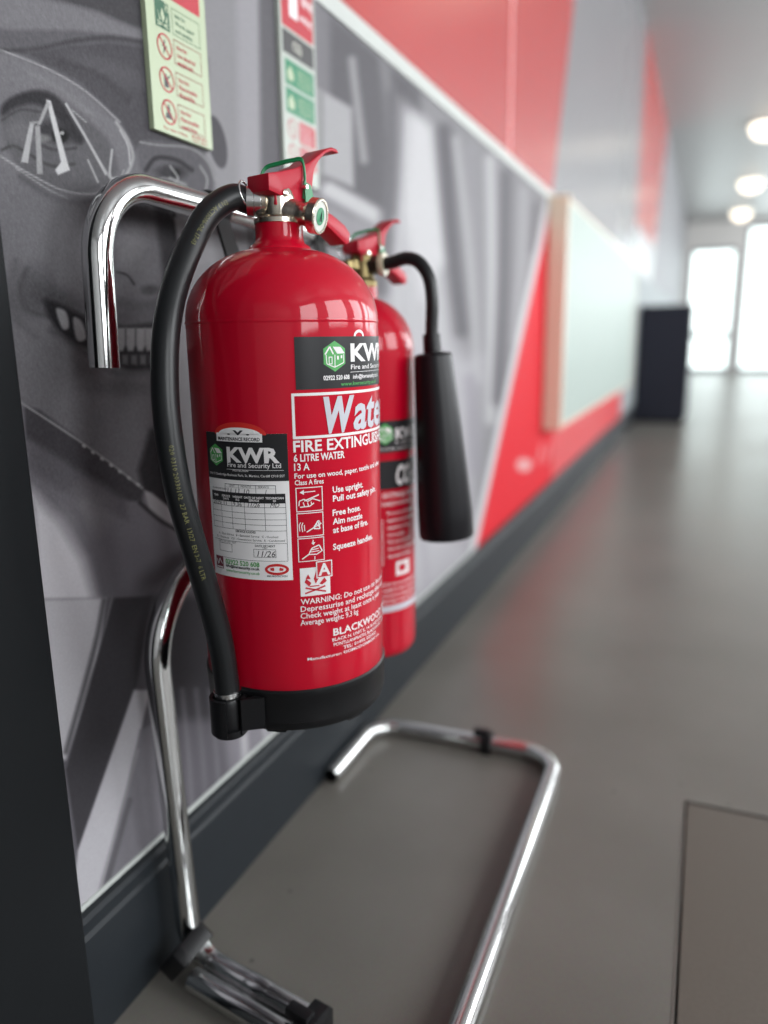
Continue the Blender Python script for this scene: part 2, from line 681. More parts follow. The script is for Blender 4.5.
    # goggle lens
    P([(2, 108), (14, 98), (40, 90), (62, 100), (86, 118), (108, 140), (118, 168), (108, 184), (86, 192), (56, 192), (22, 172), (4, 140)], g(88, 3), 6, .9, sm=True)
    P([(2, 106), (14, 96), (38, 90), (58, 98), (72, 118), (84, 140), (74, 142), (56, 118), (36, 104), (14, 108), (2, 116)], g(46, 3), 5, .95, sm=True)      # eyebrow
    L([(2, 120), (20, 110), (40, 112)], 2, g(66, 3), 3)
    E(56, 132, 19, 10, g(52, 3), .7, .95, 14)
    E(60, 136, 8, 7, g(26), .5)
    E(62, 133, 2.4, 2, g(150), .6)
    E(42, 138, 9, 4, g(118), .8, .8)
    L([(38, 144), (56, 150), (76, 148)], 2.2, g(58, 3), 3)
    L([(2, 150), (14, 146), (32, 156), (52, 166), (74, 164)], 2.4, g(62), 3)
    E(20, 132, 14, 12, g(110, 3), 1.0, .6)
    L([(0, 156), (30, 174), (62, 190), (92, 194), (110, 188)], 1.6, g(156, 2), 1.6)
    L([(16, 168), (46, 188), (70, 200)], 1.5, g(166, 2), 1.6, .8)
    L([(20, 176), (50, 196), (84, 202), (112, 194)], 5, g(80, 3), 7, .8)
    # reflections printed in the lens
    P([(46, 99), (51, 101), (68, 164), (70, 170), (58, 175), (55, 170), (61, 162)], g(190, 1), 1.8)
    P([(47, 100), (50, 104), (41, 124), (37, 126)], g(156, 1), 2)
    P([(30, 122), (34, 124), (28, 163), (21, 162)], g(168, 1), 1.8)
    P([(35, 126), (40, 126), (43, 174), (37, 174)], g(150, 1), 1.8)
    L([(31, 123), (40, 122)], 2, g(150, 1), 2)
    L([(66, 104), (84, 134), (106, 174)], 2.4, g(176, 1), 1.6, sm=False)
    L([(70, 112), (92, 148), (110, 178)], 1.2, g(166, 1), 1.4, sm=False)
    L([(72, 110), (86, 122)], 1.4, g(150, 1), 1.4)
    L([(88, 160), (98, 182)], 1.8, g(160, 1), 1.6)
    L([(112, 150), (110, 176), (118, 178)], 2.2, g(168, 1), 1.6)
    L([(104, 168), (116, 184), (124, 170)], 1.2, g(150, 1), 1.4)
    L([(116, 122), (127, 138), (133, 156), (128, 172), (120, 180)], 3, g(156, 1), 2.4)
    L([(120, 130), (128, 146), (130, 164)], 1.2, g(184, 1), 1.4)
    L([(124, 176), (140, 186)], 2.5, g(156, 1), 2)
    # bridge and far lens
    P([(138, 146), (160, 142), (186, 146), (206, 158), (214, 178), (210, 196), (180, 200), (152, 192), (142, 174)], g(92, 4), 5, sm=True)
    L([(140, 142), (158, 145), (190, 148), (208, 162), (215, 180)], 1.6, g(146, 1), 1.8)
    L([(146, 170), (156, 158), (176, 160), (192, 170)], 4, g(50, 3), 3)
    E(172, 172, 15, 7, g(56, 3), .7, .95)
    E(176, 173, 4, 4, g(30), .6)
    L([(150, 184), (164, 178), (186, 184)], 1.4, g(140), 1.6)
    L([(170, 166), (178, 178), (174, 184)], 1.6, g(160), 1.6)
    L([(170, 178), (186, 186)], 2, g(150), 2)
    L([(200, 166), (207, 178), (206, 190)], 1.6, g(156), 1.6)
    # strap pad right of the head
    E(217, 142, 9, 27, g(84, 4), .12, 1, -12)
    # nose, cheek
    P([(116, 196), (150, 196), (170, 215), (174, 240), (166, 280), (140, 300), (112, 290), (104, 240)], g(102, 4), 10, .8, sm=True)
    P([(156, 205), (172, 214), (176, 250), (168, 290), (160, 250)], g(48, 3), 7, .9, sm=True)
    P([(112, 200), (160, 205), (160, 224), (114, 226)], g(62, 3), 10, .6)
    L([(117, 272), (127, 275), (134, 284)], 2.4, g(44, 3), 2)
    L([(108, 240), (112, 262), (118, 276)], 5, g(82, 3), 8, .7)
    L([(174, 214), (175, 240)], 3, g(40, 2), 3)
    E(150, 290, 9, 5, g(60, 2), .8, .8)
    E(134, 250, 12, 20, g(122, 3), 1.2, .6)
    P([(174, 218), (212, 214), (214, 262), (184, 268), (178, 240)], g(150, 3), 4)
    E(30, 292, 18, 26, g(78, 3), 1.0, .85, 20)
    E(56, 300, 22, 12, g(64, 3), 1.2, .7, 20)
    L([(26, 270), (20, 292), (30, 310), (48, 316)], 5, g(70, 3), 6, .8)
    L([(44, 300), (52, 305), (66, 310)], 5, g(60, 2), 5, .8)
    L([(16, 262), (10, 290), (16, 318), (34, 336)], 7, g(84, 3), 10, .7)
    L([(112, 300), (140, 306), (164, 300)], 6, g(72, 3), 9, .8)
    E(64, 230, 34, 32, g(116, 4), 1.2, .5)
    E(120, 312, 40, 14, g(84, 4), 1.0, .7)
    # smile
    P([(44, 300), (60, 304), (90, 318), (122, 326), (158, 324), (166, 342), (160, 366), (128, 370), (98, 352), (70, 342), (52, 322)], g(38, 3), 6, sm=True)
    for p in ([(56, 309), (66, 312), (69, 327), (62, 328)], [(73, 318), (82, 322), (86, 338), (77, 340)], [(88, 322), (102, 326), (104, 345), (92, 344)]):
        P(p, g(150, 2), 3, sm=True)
    for x in (106, 116, 126, 136, 145, 153):
        P([(x, 328), (x + 9.2, 328), (x + 9.2, 345), (x + 7, 351), (x + 2, 351), (x, 345)], g(146, 2), 2.6)
    for x in (112, 122, 131, 140, 149):
        P([(x, 355), (x + 6, 355), (x + 6, 365), (x, 364)], g(98, 2), 3)
    L([(52, 330), (84, 352), (116, 372), (150, 374)], 5, g(78, 3), 8, .8)
    E(128, 388, 34, 8, g(84, 3), 1.2, .7)
    E(110, 430, 40, 30, g(102, 4), 1.4, .5)
    E(30, 380, 26, 40, g(114, 4), 1.2, .5)
    # under the chin and the collar
    P([(150, 430), (172, 420), (180, 470), (190, 540), (146, 505), (138, 470)], g(46, 3), 7)
    P([(18, 402), (30, 408), (146, 494), (200, 560), (210, 610), (40, 640), (20, 520)], g(116, 6), 4)
    P([(24, 405), (40, 410), (144, 488), (142, 502), (120, 500), (60, 462), (26, 440)], g(68, 4), 4)
    P([(26, 436), (60, 458), (126, 500), (128, 520), (70, 496), (28, 470)], g(94, 5), 8, .9)
    L([(20, 402), (60, 428), (104, 458), (142, 488)], 2, g(150, 2), 1.6)
    for k in range(7): E(84 + k * 9, 446 + k * 6.4, 2.4, 1.4, g(176), .6, .9, 35)
    P([(144, 490), (152, 493), (184, 520), (190, 540), (170, 530), (150, 512)], g(166, 3), 2.5)
    L([(140, 503), (160, 520), (186, 536)], 4, g(50, 3), 3)
    E(88, 510, 20, 22, g(140, 4), 1.2, .7)
    P([(30, 490), (60, 520), (84, 560), (96, 600), (60, 650), (34, 600)], g(214, 5), 18, .95)
    L([(70, 500), (92, 545), (104, 590)], 8, g(104, 6), 12, .7)
    P([(104, 540), (190, 545), (196, 600), (110, 602)], g(110, 6), 14, .7)
    # arms and lower folds
    P([(-10, 600), (300, 596), (330, 960), (-10, 960)], g(98, 6), 5, 1)
    P([(40, 600), (106, 598), (98, 660), (66, 760), (40, 760)], g(192, 5), 4)
    L([(104, 600), (94, 650), (66, 752)], 5, g(104, 4), 4)
    L([(112, 598), (100, 650), (78, 716)], 2, g(124, 4), 2)
    P([(114, 598), (152, 596), (136, 690), (78, 850), (66, 770)], g(66, 4), 3)
    P([(134, 690), (150, 690), (130, 780), (92, 925), (70, 925), (78, 850)], g(186, 5), 3)
    P([(140, 730), (160, 720), (166, 900), (96, 925)], g(122, 6), 4)
    L([(138, 750), (116, 830), (94, 910)], 2.5, g(146, 4), 3)
    L([(130, 800), (108, 880)], 4, g(92, 4), 4)
    P([(150, 596), (212, 596), (216, 720), (160, 720)], g(66, 4), 12, .9)
    for k in range(7):
        x = 172 + k * 14
        L([(x - 4, 690), (x + 3, 760), (x + 8, 840)], 3.2, g(128 + (k % 2) * 8, 6), 6, .6)
    P([(222, 715), (290, 690), (300, 750), (236, 800)], g(142, 7), 16, .8)
    L([(243, 720), (246, 770)], 7, g(186, 3), 5, .9)
    L([(262, 712), (268, 750)], 5, g(180, 3), 5, .9)
    # ---- the red wedge at the far end, with its white edge
    P([(548, 196), (640, 196), (700, 620), (455, 620), (476, 536)], (228, 52, 62), 2)
    L([(549, 196), (541, 238), (476, 536), (462, 600)], 6, (214, 214, 216), 3, sm=False)
    E(524, 465, 8, 7, (232, 170, 170), .3)
    for x in (542, 550, 557): L([(x, 445), (x - 4, 462)], 2.5, (228, 150, 150), 2)
    # printing grain
    n = rng.normal(0, 1, U.shape)
    n = (n + np.roll(n, 1, 0) + np.roll(n, 1, 1)) / 1.7
    face = np.clip(0.5 - sdf(head) / 20, 0, 1)
    col += (n * (1.2 + 1.6 * face))[..., None]
    col = np.clip(col, 4, 250) / 255.0
    colr = np.where(col <= .04045, col / 12.92, ((col + .055) / 1.055) ** 2.4)
    nz, ny = U.shape
    me = bpy.data.meshes.new('mural_panel')
    co = np.stack([np.full(U.shape, MX), Yg, Zg], -1).reshape(-1, 3)
    idx = np.arange(nz * ny).reshape(nz, ny)
    q = np.stack([idx[:-1, :-1], idx[:-1, 1:], idx[1:, 1:], idx[1:, :-1]], -1).reshape(-1, 4)
    # returns at the four edges give the sheet its thickness
    nb = len(co)
    ring = np.concatenate([idx[0, :], idx[1:, -1], idx[-1, -2::-1], idx[-2:0:-1, 0]])
    back = co[ring].copy()
    back[:, 0] = -0.0165
    co = np.vstack([co, back])
    k = np.arange(len(ring))
    k2 = np.roll(k, -1)
    q = np.vstack([q, np.stack([ring[k], nb + k, nb + k2, ring[k2]], -1)])
    me.vertices.add(len(co))
    me.vertices.foreach_set('co', co.ravel())
    me.loops.add(len(q) * 4)
    me.loops.foreach_set('vertex_index', q.ravel())
    me.polygons.add(len(q))
    me.polygons.foreach_set('loop_start', np.arange(len(q)) * 4)
    me.update(calc_edges=True)
    at = me.color_attributes.new('print', 'FLOAT_COLOR', 'POINT')
    rgba = np.ones((len(co), 4), np.float32)
    rgba[:nb, :3] = colr.reshape(-1, 3)
    rgba[nb:, :3] = .5
    at.data.foreach_set('color', rgba.ravel())
    m = bpy.data.materials.new('printed_mural')
    m.use_nodes = True
    nt = m.node_tree
    b = nt.nodes['Principled BSDF']
    a = nt.nodes.new('ShaderNodeAttribute')
    a.attribute_name = 'print'
    nzt = nt.nodes.new('ShaderNodeTexNoise')
    nzt.inputs['Scale'].default_value = 600
    tc = nt.nodes.new('ShaderNodeTexCoord')
    nt.links.new(tc.outputs['Object'], nzt.inputs['Vector'])
    mr = nt.nodes.new('ShaderNodeMapRange')
    mr.inputs[3].default_value = .94 * MURAL_GAIN
    mr.inputs[4].default_value = 1.06 * MURAL_GAIN
    nt.links.new(nzt.outputs['Fac'], mr.inputs[0])
    vm = nt.nodes.new('ShaderNodeVectorMath')
    vm.operation = 'SCALE'
    nt.links.new(a.outputs['Color'], vm.inputs[0])
    nt.links.new(mr.outputs[0], vm.inputs['Scale'])
    nt.links.new(vm.outputs[0], b.inputs['Base Color'])
    b.inputs['Roughness'].default_value = .6
    b.inputs['Specular IOR Level'].default_value = .08
    me.materials.append(m)
    o = bpy.data.objects.new('mural_panel', me)
    C.objects.link(o)
    o.parent = wall
    o['label'] = 'grey photo mural of a smiling man in safety goggles'
    return o


MURAL_GAIN = 0.78
mural()
obj('border_strip', box(-0.0165, -0.009, 0.40, 2.74, 1.0805, 1.106, .001), ALU, wall, label='white strip along the top of the mural')
obj('border_strip', box(-0.0165, -0.0105, 0.40, 1.76, 0.1345, 0.140), ALU, wall, label='thin white strip along the bottom of the mural')

# upper wall: glossy red panels with a pale seam, then grey ones
UPRED = mat('gloss_red_panel', (0.40, 0.034, 0.032), 0.26, var=0.03, scale=5, srgb=False)
UPGREY = mat('gloss_grey_panel', (124, 122, 125), 0.26, var=0.03, scale=5)
ux0, ux1 = -0.0165, -0.011


def panel(name, poly, m, lab=None):
    return obj(name, prism(poly, lambda y, z: (ux0, y, z), lambda y, z: (ux1, y, z), 0), m, wall, label=lab)


panel('upper_panel', [(0.40, 1.106), (2.035, 1.106), (2.035, HC), (0.40, HC)], UPRED, 'glossy red upper wall panel')
obj('seam_strip', box(-0.0165, -0.0095, 2.035, 2.055, 1.106, HC), mat('pale_seam', (226, 150, 148), .4), wall, label='pale vertical seam between red panels')
panel('upper_panel', [(2.055, 1.106), (2.63, 1.106), (3.25, HC), (2.055, HC)], UPRED)
panel('upper_panel', [(2.63, 1.106), (2.80, 1.106), (5.6, 1.106), (5.6, HC), (3.25, HC)], UPGREY, 'grey upper wall panel')
panel('upper_panel', [(5.6, 1.40), (7.4, 1.40), (8.2, HC), (5.6, HC)], UPRED, 'far red upper wall panel')
panel('upper_panel', [(7.4, 1.106), (LY, 1.106), (LY, HC), (8.2, HC)], mat('gloss_dark_grey_panel', (128, 128, 132), .5, spec=.2), 'far dark grey wall panel')
panel('lower_panel', [(2.80, .136), (5.2, .136), (5.2, 1.106), (2.80, 1.106)], mat('red_lower_panel', (205, 44, 54), .4), 'red lower wall panel')
panel('lower_panel', [(5.2, .136), (LY, .136), (LY, 1.106), (7.4, 1.106), (5.2, 1.106)], mat('pale_lower_panel', (150, 156, 158), .6, spec=.15), 'pale lower wall panel at the far end')

BASEM = mat('dark_skirting', (33, 37, 41), 0.5, spec=0.25, var=0.12, scale=30, bump=0.08, bscale=220)
bprof = [(-0.0165, 0.0), (0.0, 0.0), (0.0, 0.112), (-0.003, 0.116), (-0.003, 0.119), (-0.0005, 0.121), (-0.0005, 0.130), (-0.004, 0.1338), (-0.0165, 0.1338)]
setp(obj('baseboard_left', prism(bprof, lambda x, z: (x, 0.40, z), lambda x, z: (x, LY, z), 0), BASEM), 'dark grey skirting board along the mural wall', 'baseboard', kind='structure')
# the black upright beside the camera
JAMB = mat('black_frame_paint', (22, 24, 26), 0.55, spec=0.15, var=0.1, scale=20, bump=0.05, bscale=200)
jb = setp(obj('trim_1', box(-0.0165, 0.030, 0.20, 0.4155, 0, HC, .003), JAMB), 'black painted door frame upright at the left edge', 'door frame', kind='structure')

CEILM = mat('grey_ceiling', (150, 150, 150), 0.4, var=0.03, scale=4)
setp(obj('ceiling', box(-0.3, RX + .1, Y0, LY, HC, HC + .08), CEILM), 'plain grey ceiling with a row of downlights', 'ceiling', kind='structure')
PALE = mat('pale_wall', (186, 186, 186), 0.5, var=0.03, scale=4)
# unseen right-hand wall, its window openings placed to light the hall
segs = []
ya = Y0
for a, b in WIN:
    segs.append(box(RX, RX + .1, ya, a, 0, HC))
    segs.append(box(RX, RX + .1, a, b, 0, .78))
    segs.append(box(RX, RX + .1, a, b, 2.32, HC))
    ya = b
segs.append(box(RX, RX + .1, ya, LY, 0, HC))
setp(obj('wall_right', join(*segs), PALE), 'pale right-hand wall with tall windows', 'wall', kind='structure')
FRAMEM = mat('grey_window_frame', (70, 72, 76), .4)
for n, (a, b) in enumerate(WIN):
    fr = join(box(RX + .02, RX + .08, a, a + .05, .78, 2.32), box(RX + .02, RX + .08, b - .05, b, .78, 2.32),
              box(RX + .02, RX + .08, a, b, .78, .83), box(RX + .02, RX + .08, a, b, 2.27, 2.32))
    setp(obj('window_%d' % (n + 1), fr, FRAMEM), 'unseen grey framed window in the right-hand wall, number %d from the near end' % (n + 1), 'window', kind='structure')
setp(obj('wall_back', box(-0.3, RX + .1, Y0 - .1, Y0, 0, HC), PALE), 'pale wall behind the camera', 'wall', kind='structure')


def glass_mat():
    m = bpy.data.materials.new('door_glass')
    m.use_nodes = True
    nt = m.node_tree
    nt.nodes.remove(nt.nodes['Principled BSDF'])
    t = nt.nodes.new('ShaderNodeBsdfTransparent')
    t.inputs[0].default_value = (.93, .97, .95, 1)
    g = nt.nodes.new('ShaderNodeBsdfGlossy')
    g.inputs['Roughness'].default_value = .02
    fz = nt.nodes.new('ShaderNodeFresnel')
    fz.inputs[0].default_value = 1.45
    mx = nt.nodes.new('ShaderNodeMixShader')
    nt.links.new(fz.outputs[0], mx.inputs[0])
    nt.links.new(t.outputs[0], mx.inputs[1])
    nt.links.new(g.outputs[0], mx.inputs[2])
    nt.links.new(mx.outputs[0], nt.nodes['Material Output'].inputs[0])
    return m


GLASS = glass_mat()
# far end: wall, glazed door and a taller glazed screen
DX0, DX1, SX0, SX1 = 0.10, 0.84, 0.98, 2.60
setp(obj('wall_far', join(box(-.3, DX0, LY, LY + .1, 0, HC), box(DX0, DX1, LY, LY + .1, 2.12, HC), box(DX1, SX0, LY, LY + .1, 0, HC),
                          box(SX0, SX1, LY, LY + .1, 2.46, HC), box(SX1, RX + .1, LY, LY + .1, 0, HC)), mat('far_wall', (205, 203, 200), .5)),
     'grey far end wall around the glazed doors', 'wall', kind='structure')
DFR = mat('door_frame_grey', (118, 120, 124), .4)


def glazed(name, x0, x1, z1, lab, rails):
    d = setp(obj(name, join(box(x0, x0 + .05, LY + .02, LY + .08, 0, z1), box(x1 - .05, x1, LY + .02, LY + .08, 0, z1), box(x0 + .05, x1 - .05, LY + .02, LY + .08, z1 - .06, z1),
                            box(x0 + .05, x1 - .05, LY + .02, LY + .08, 0, .09)), DFR, base=(0, 0, 0)), lab, 'door', kind='structure')
    for a in rails: obj('rail', a, DFR, d)
    obj('pane', box(x0 + .05, x1 - .05, LY + .045, LY + .055, .09, z1 - .06), GLASS, d)


glazed('door_1', DX0, DX1, 2.12, 'bright glazed door at the far end of the hall', [box(DX0 + .05, DX1 - .05, LY + .025, LY + .075, .60, .70)])
glazed('door_2', SX0, SX1, 2.46, 'tall bright glazed screen right of the far door', [box(1.76, 1.82, LY + .025, LY + .075, .09, 2.40)])

# ------------------------------------------------------------------ far things
# wall box with a pale glossy front
nb = empty('notice_cabinet', (0.0, 2.58, 0.335), 'pale glossy wall cabinet with beige edges beyond the mural', 'cabinet')
BEIGE = mat('beige_edge', (226, 208, 186), .5, var=.05)
obj('case', box(-0.010, 0.044, 2.58, 5.15, .345, 1.090, .004), BEIGE, nb)
obj('front_panel', box(0.044, 0.049, 2.595, 5.135, .36, 1.075, .002), mat('pale_glass_front', (170, 182, 176), .42, spec=.06), nb, label='pale greenish glossy front')
obj('frame_rail', box(0.044, 0.052, 2.58, 2.60, .345, 1.090, .002), BEIGE, nb)
obj('frame_rail', box(0.044, 0.052, 5.13, 5.15, .345, 1.090, .002), BEIGE, nb)

cb = empty('storage_cabinet', (0.19, 6.5, 0), 'dark navy cabinet standing against the wall near the far doors', 'cabinet')
NAVY = mat('dark_navy_laminate', (30, 32, 44), .55, spec=.3)
obj('body', box(0.001, 0.362, 6.2, 6.8, .02, .850), NAVY, cb)
obj('plinth', box(0.005, 0.35, 6.22, 6.78, 0, .02), BLACK, cb)
obj('top', box(0.001, 0.372, 6.19, 6.81, .850, .873, .003), NAVY, cb)
obj('door', box(0.362, 0.369, 6.21, 6.495, .04, .838, .002), NAVY, cb)
obj('door', box(0.362, 0.369, 6.505, 6.79, .04, .838, .002), NAVY, cb)

LAMPE = emis('downlight_glow', (1.0, 0.90, 0.74), 3.2)
LRING = mat('white_lamp_ring', (225, 225, 222), .4)
for x, y, lb in ((.97, 4.5, 'domed ceiling downlight between the stand and the navy cabinet'),
                 (.84, 8.4, 'largest of the three domed downlights in view at the upper right'), (.84, 11.3, 'middle one of the three domed downlights in view at the upper right'),
                 (.82, 13.9, 'domed downlight closest to the bright far doors')):
    d = empty('downlight', (x, y, HC), lb, 'downlight', 'ceiling downlights')
    obj('trim_ring', lathe([(.135, HC), (.160, HC), (.160, HC - .018), (.135, HC - .022), (.135, HC)], (x, y), 32, caps=False), LRING, d, smooth=30)
    obj('diffuser', lathe([(.133, HC - .004), (.133, HC - .04)] + [(.133 * math.cos(math.radians(t_)), HC - .04 - .10 * math.sin(math.radians(t_))) for t_ in (18, 36, 54, 72)] + [(0.002, HC - .14)], (x, y), 32), LAMPE, d, smooth=60)


# ------------------------------------------------------------------ extinguisher stand
st = empty('extinguisher_stand', (0.17, 0.81, 0), 'bent chrome tube stand carrying two red fire extinguishers', 'stand')
TR = 0.0125
base = fillet([(0.0135, 0.914, TR), (0.0135, 1.088, TR), (0.320, 1.094, TR), (0.320, 0.478, TR), (0.050, 0.527, TR)], [.05, .055, .055], 14)
obj('base_tube', hollow_tube(base, TR, .0105), CHROME, st, smooth=40)
# second tube: foot beside the base tube, up, then in behind the extinguishers and up to the top bar
up = fillet([(0.195, 0.5275, TR), (0.024, 0.5565, TR + .001), (0.021, 0.542, 0.430), (0.030, 0.745, 0.440), (0.030, 0.755, 0.775)],
            [.040, .092, .05], 16)
ur = [TR] * len(up)
obj('upright_tube', tube(up, ur, 24), CHROME, st, smooth=40)
obj('swaged_end', revolve((0.130, 0.5387, TR), (1, -.1725, 0), [(-.030, .0126), (-.02, .0136), (-.004, .0134), (.004, .0129)], 24), CHROME, st, smooth=40)
top = fillet([(0.030, 0.502, 0.632), (0.030, 0.508, 0.781), (0.030, 1.022, 0.779), (0.030, 1.028, 0.632)], [.066, .066], 18)
obj('top_bar', hollow_tube(top, TR, .0105), CHROME, st, smooth=40)


def clip(x, y, ax, twin):
    """black foot clip: a band round the tube(s) with a lug on top"""
    c0 = Vector((x, y, TR))
    d = Vector(ax).normalized()
    s = Vector((-d.y, d.x, 0))
    g = []
    hw = .0165 if not twin else .029
    P = [(-hw, 0.0), (hw, 0.0), (hw, .021), (hw - .006, .0285), (-hw + .006, .0285), (-hw, .021)]
    f = lambda t: (lambda a, b: tuple(Vector((x, y, 0)) + s * a + d * t + Vector((0, 0, b))))
    g.append(prism(P, f(-.009), f(.009), .0015))
    g.append(prism([(-.007, .027), (.007, .027), (.006, .035), (-.006, .035)], f(-.022), f(.004), .001))
    return obj('foot_clip', join(*g), BLACK, st, smooth=35, label='black plastic foot clip')


clip(0.207, 1.092, (1, 0, 0), False)
clip(0.188, 0.5155, (1, -.175, 0), True)
q_ = math.radians(38)
fc = lambda t: (lambda a, b: (.031 + t * math.cos(q_) + b * math.sin(q_), .547 + a, .0285 - t * math.sin(q_) + b * math.cos(q_)))
obj('foot_clip', prism([(-.030, -.016), (.020, -.016), (.020, .014), (.013, .0205), (-.022, .0205), (-.030, .014)], fc(-.010), fc(.010), .0015), BLACK, st, smooth=35)
# hanging brackets: a black clamp on the top bar and a plate down behind each extinguisher
for yb, yt, xb in ((0.672, 0.640, 0.0818), (0.880, 0.858, 0.0722)):
    g = join(revolve((0.030, yb - .012, 0.7805), (0, 1, 0), [(0, .0150), (.024, .0150)], 20),
             ([(x_ + q, y_, z_) for q in (0, .003) for x_, y_, z_ in ((.036, yb - .012, .773), (.036, yb + .012, .773), (xb - .004, yt + .012, .70), (xb - .004, yt - .012, .70), (xb - .004, yt + .012, .62), (xb - .004, yt - .012, .62))],
              [(0, 1, 2, 3), (3, 2, 4, 5), (6, 9, 8, 7), (9, 11, 10, 8), (0, 3, 9, 6), (3, 5, 11, 9), (1, 7, 8, 2), (2, 8, 10, 4), (0, 6, 7, 1), (5, 4, 10, 11)]))
    obj('hanging_bracket', g, BLACK, st, smooth=35)


# ------------------------------------------------------------------ extinguisher parts shared by both
def head_dirs(axis, ang):
    t = Vector((math.cos(math.radians(ang)), math.sin(math.radians(ang)), 0))
    s = Vector((t.y, -t.x, 0))
    A = Vector((axis[0], axis[1], 0))
    return lambda a, b, z: tuple(A + t * a + s * b + Vector((0, 0, z))), t, s


def handles(root, axis, ang, z0, k=1.0, tie=True):
    """z0: height of the valve seat; k: size"""
    Lm, t, s = head_dirs(axis, ang)
    Z = lambda z: z0 + z * k
    A_ = lambda a: a * k
    hw = .0125 * k
    # operating lever: pressed channel with a tongue curling up
    poly = [(-.022, .0215), (-.022, .0345), (-.008, .0375), (.010, .043), (.026, .0495), (.038, .0575), (.048, .0640), (.056, .0665), (.062, .0660), (.065, .0630),
            (.061, .0628), (.055, .0630), (.047, .0600), (.038, .0525), (.032, .0445), (.029, .030), (.024, .009), (.006, .0125), (-.004, .0185)]
    lev = prism(poly, lambda a, z: Lm(A_(a), -hw, Z(z)), lambda a, z: Lm(A_(a), hw, Z(z)), .0012 * k)
    lo = obj('operating_lever', lev, RED2, root, smooth=32)
    # carrying handle underneath
    poly = [(-.012, .012), (.010, .012), (.034, .009), (.056, -.001), (.074, -.011), (.079, -.0105), (.081, -.001), (.074, .005), (.058, .012), (.036, .018), (.012, .021), (-.012, .021)]
    hd = prism(poly, lambda a, z: Lm(A_(a), -.0095 * k, Z(z)), lambda a, z: Lm(A_(a), .0095 * k, Z(z)), .0012 * k)
    obj('carrying_handle', hd, RED2, root, smooth=32)
    # rivet and safety pin
    p = Vector(Lm(A_(-.004), hw, Z(.0215)))
    obj('rivet', revolve(p - s * .001, s, [(0, .0032 * k), (.0022, .0032 * k), (.003, .0022 * k)], 16), NICKEL if tie else BRASS, root, smooth=40)
    p = Vector(Lm(A_(.016), hw + .006 * k, Z(.0285)))
    q = Vector(Lm(A_(.012), -hw - .010 * k, Z(.0295)))
    pin = obj('safety_pin', rod(p, q, .0016 * k, 12), STEEL, root, smooth=40)
    c = Vector(Lm(A_(-.020), -hw - .004 * k, Z(.022)))
    obj('pull_ring', tube(torus_path(c, t * .35 + s * .9 + Vector((0, 0, .25)), .0105 * k), .0009 * k, 8, caps=False), STEEL, pin, smooth=60)
    # green tamper tie round the lever, with its tag
    loop = []
    for a, b, z in ((.016, hw + .0014, .020), (.018, hw + .002, .034), (.0165, hw + .001, .0485), (.012, hw * .5, .0490), (.006, -hw * .3, .0470), (.000, -hw, .0440),
                    (-.004, -hw - .002, .036), (-.002, -hw - .002, .026), (.004, -hw - .0015, .016)):
        loop.append(Lm(A_(a), b * (k if abs(b) > .0115 else 1), Z(z)))
    to = obj('tamper_tie', join(tube(catmull(loop, 6), .0011 * k, 8), tube(catmull([(p[0], p[1], p[2] + .0016 * k) for p in loop[1:-1]], 6), .0009 * k, 8)), TIE, root, smooth=60)
    tag = [(.015, .033), (.023, .031), (.030, .010), (.020, .0065), (.016, .018)]
    obj('tag', prism(tag, lambda a, z: Lm(A_(a), hw + .0024 * k, Z(z)), lambda a, z: Lm(A_(a), hw + .0040 * k, Z(z)), .0003), TIE, to)
    return Lm, t, s


def house(parent, place, u, v, h, rim=True):
    """green hexagonal badge with a little white house; u, v centre, h height"""
    s = h / 2
    hexa = [(math.cos(math.radians(90 + 60 * i)) * s * .97 + u, math.sin(math.radians(90 + 60 * i)) * s + v) for i in range(6)]
    place('logo_badge', [poly2d(hexa)], GREENP, parent, 2)
    q = lambda *p: [(u + a * s, v + b * s) for a, b in p]
    place('logo_house', [poly2d(q((-.15, .62), (.45, .60), (.80, .18), (.18, .16))),
                         line2d(q((-.74, .12), (-.38, .62), (-.12, .14)), .10 * s),
                         line2d(q((-.66, .1), (-.62, -.48), (-.02, -.72), (0, .1)), .06 * s),
                         line2d(q((0, -.7), (.70, -.42), (.70, .12)), .06 * s),
                         frame2d(u - .48 * s, v - .52 * s, u - .2 * s, v - .02 * s, .06 * s),
                         rect2d(u + .16 * s, v - .22 * s, u + .30 * s, v + .02 * s), rect2d(u + .46 * s, v - .14 * s, u + .58 * s, v + .06 * s)], WHITEP, parent, 3)


# ------------------------------------------------------------------ water extinguisher
A1 = (0.153, 0.585)
R1 = 0.0812
e1 = empty('fire_extinguisher', (A1[0], A1[1], 0.325), 'large red water fire extinguisher with a black hose, nearest on the chrome stand', 'fire extinguisher', 'extinguishers on the stand')
prof = [(0.0, .334), (.074, .334), (.078, .338), (R1, .343)]
prof += [(R1, .343 + i * (.668 - .343) / 8) for i in range(1, 9)]
for i in range(1, 16):                       # domed shoulder
    a = math.radians(i * 5.05)
    prof.append((R1 * math.cos(a) ** .80, .668 + .0595 * math.sin(a) ** 1.05))
prof += [(.0250, .7285), (.0218, .7302), (.0203, .7325), (.0198, .7355), (.0198, .7455), (.0185, .747), (0, .747)]
body1 = obj('body', lathe(prof, A1, 128, caps=False), RED, e1, smooth=40)
obj('shoulder_weld', lathe([(R1 + .0001, .6655), (R1 + .0005, .667), (R1 + .0001, .6685)], A1, 128, caps=False), RED, body1, smooth=60)
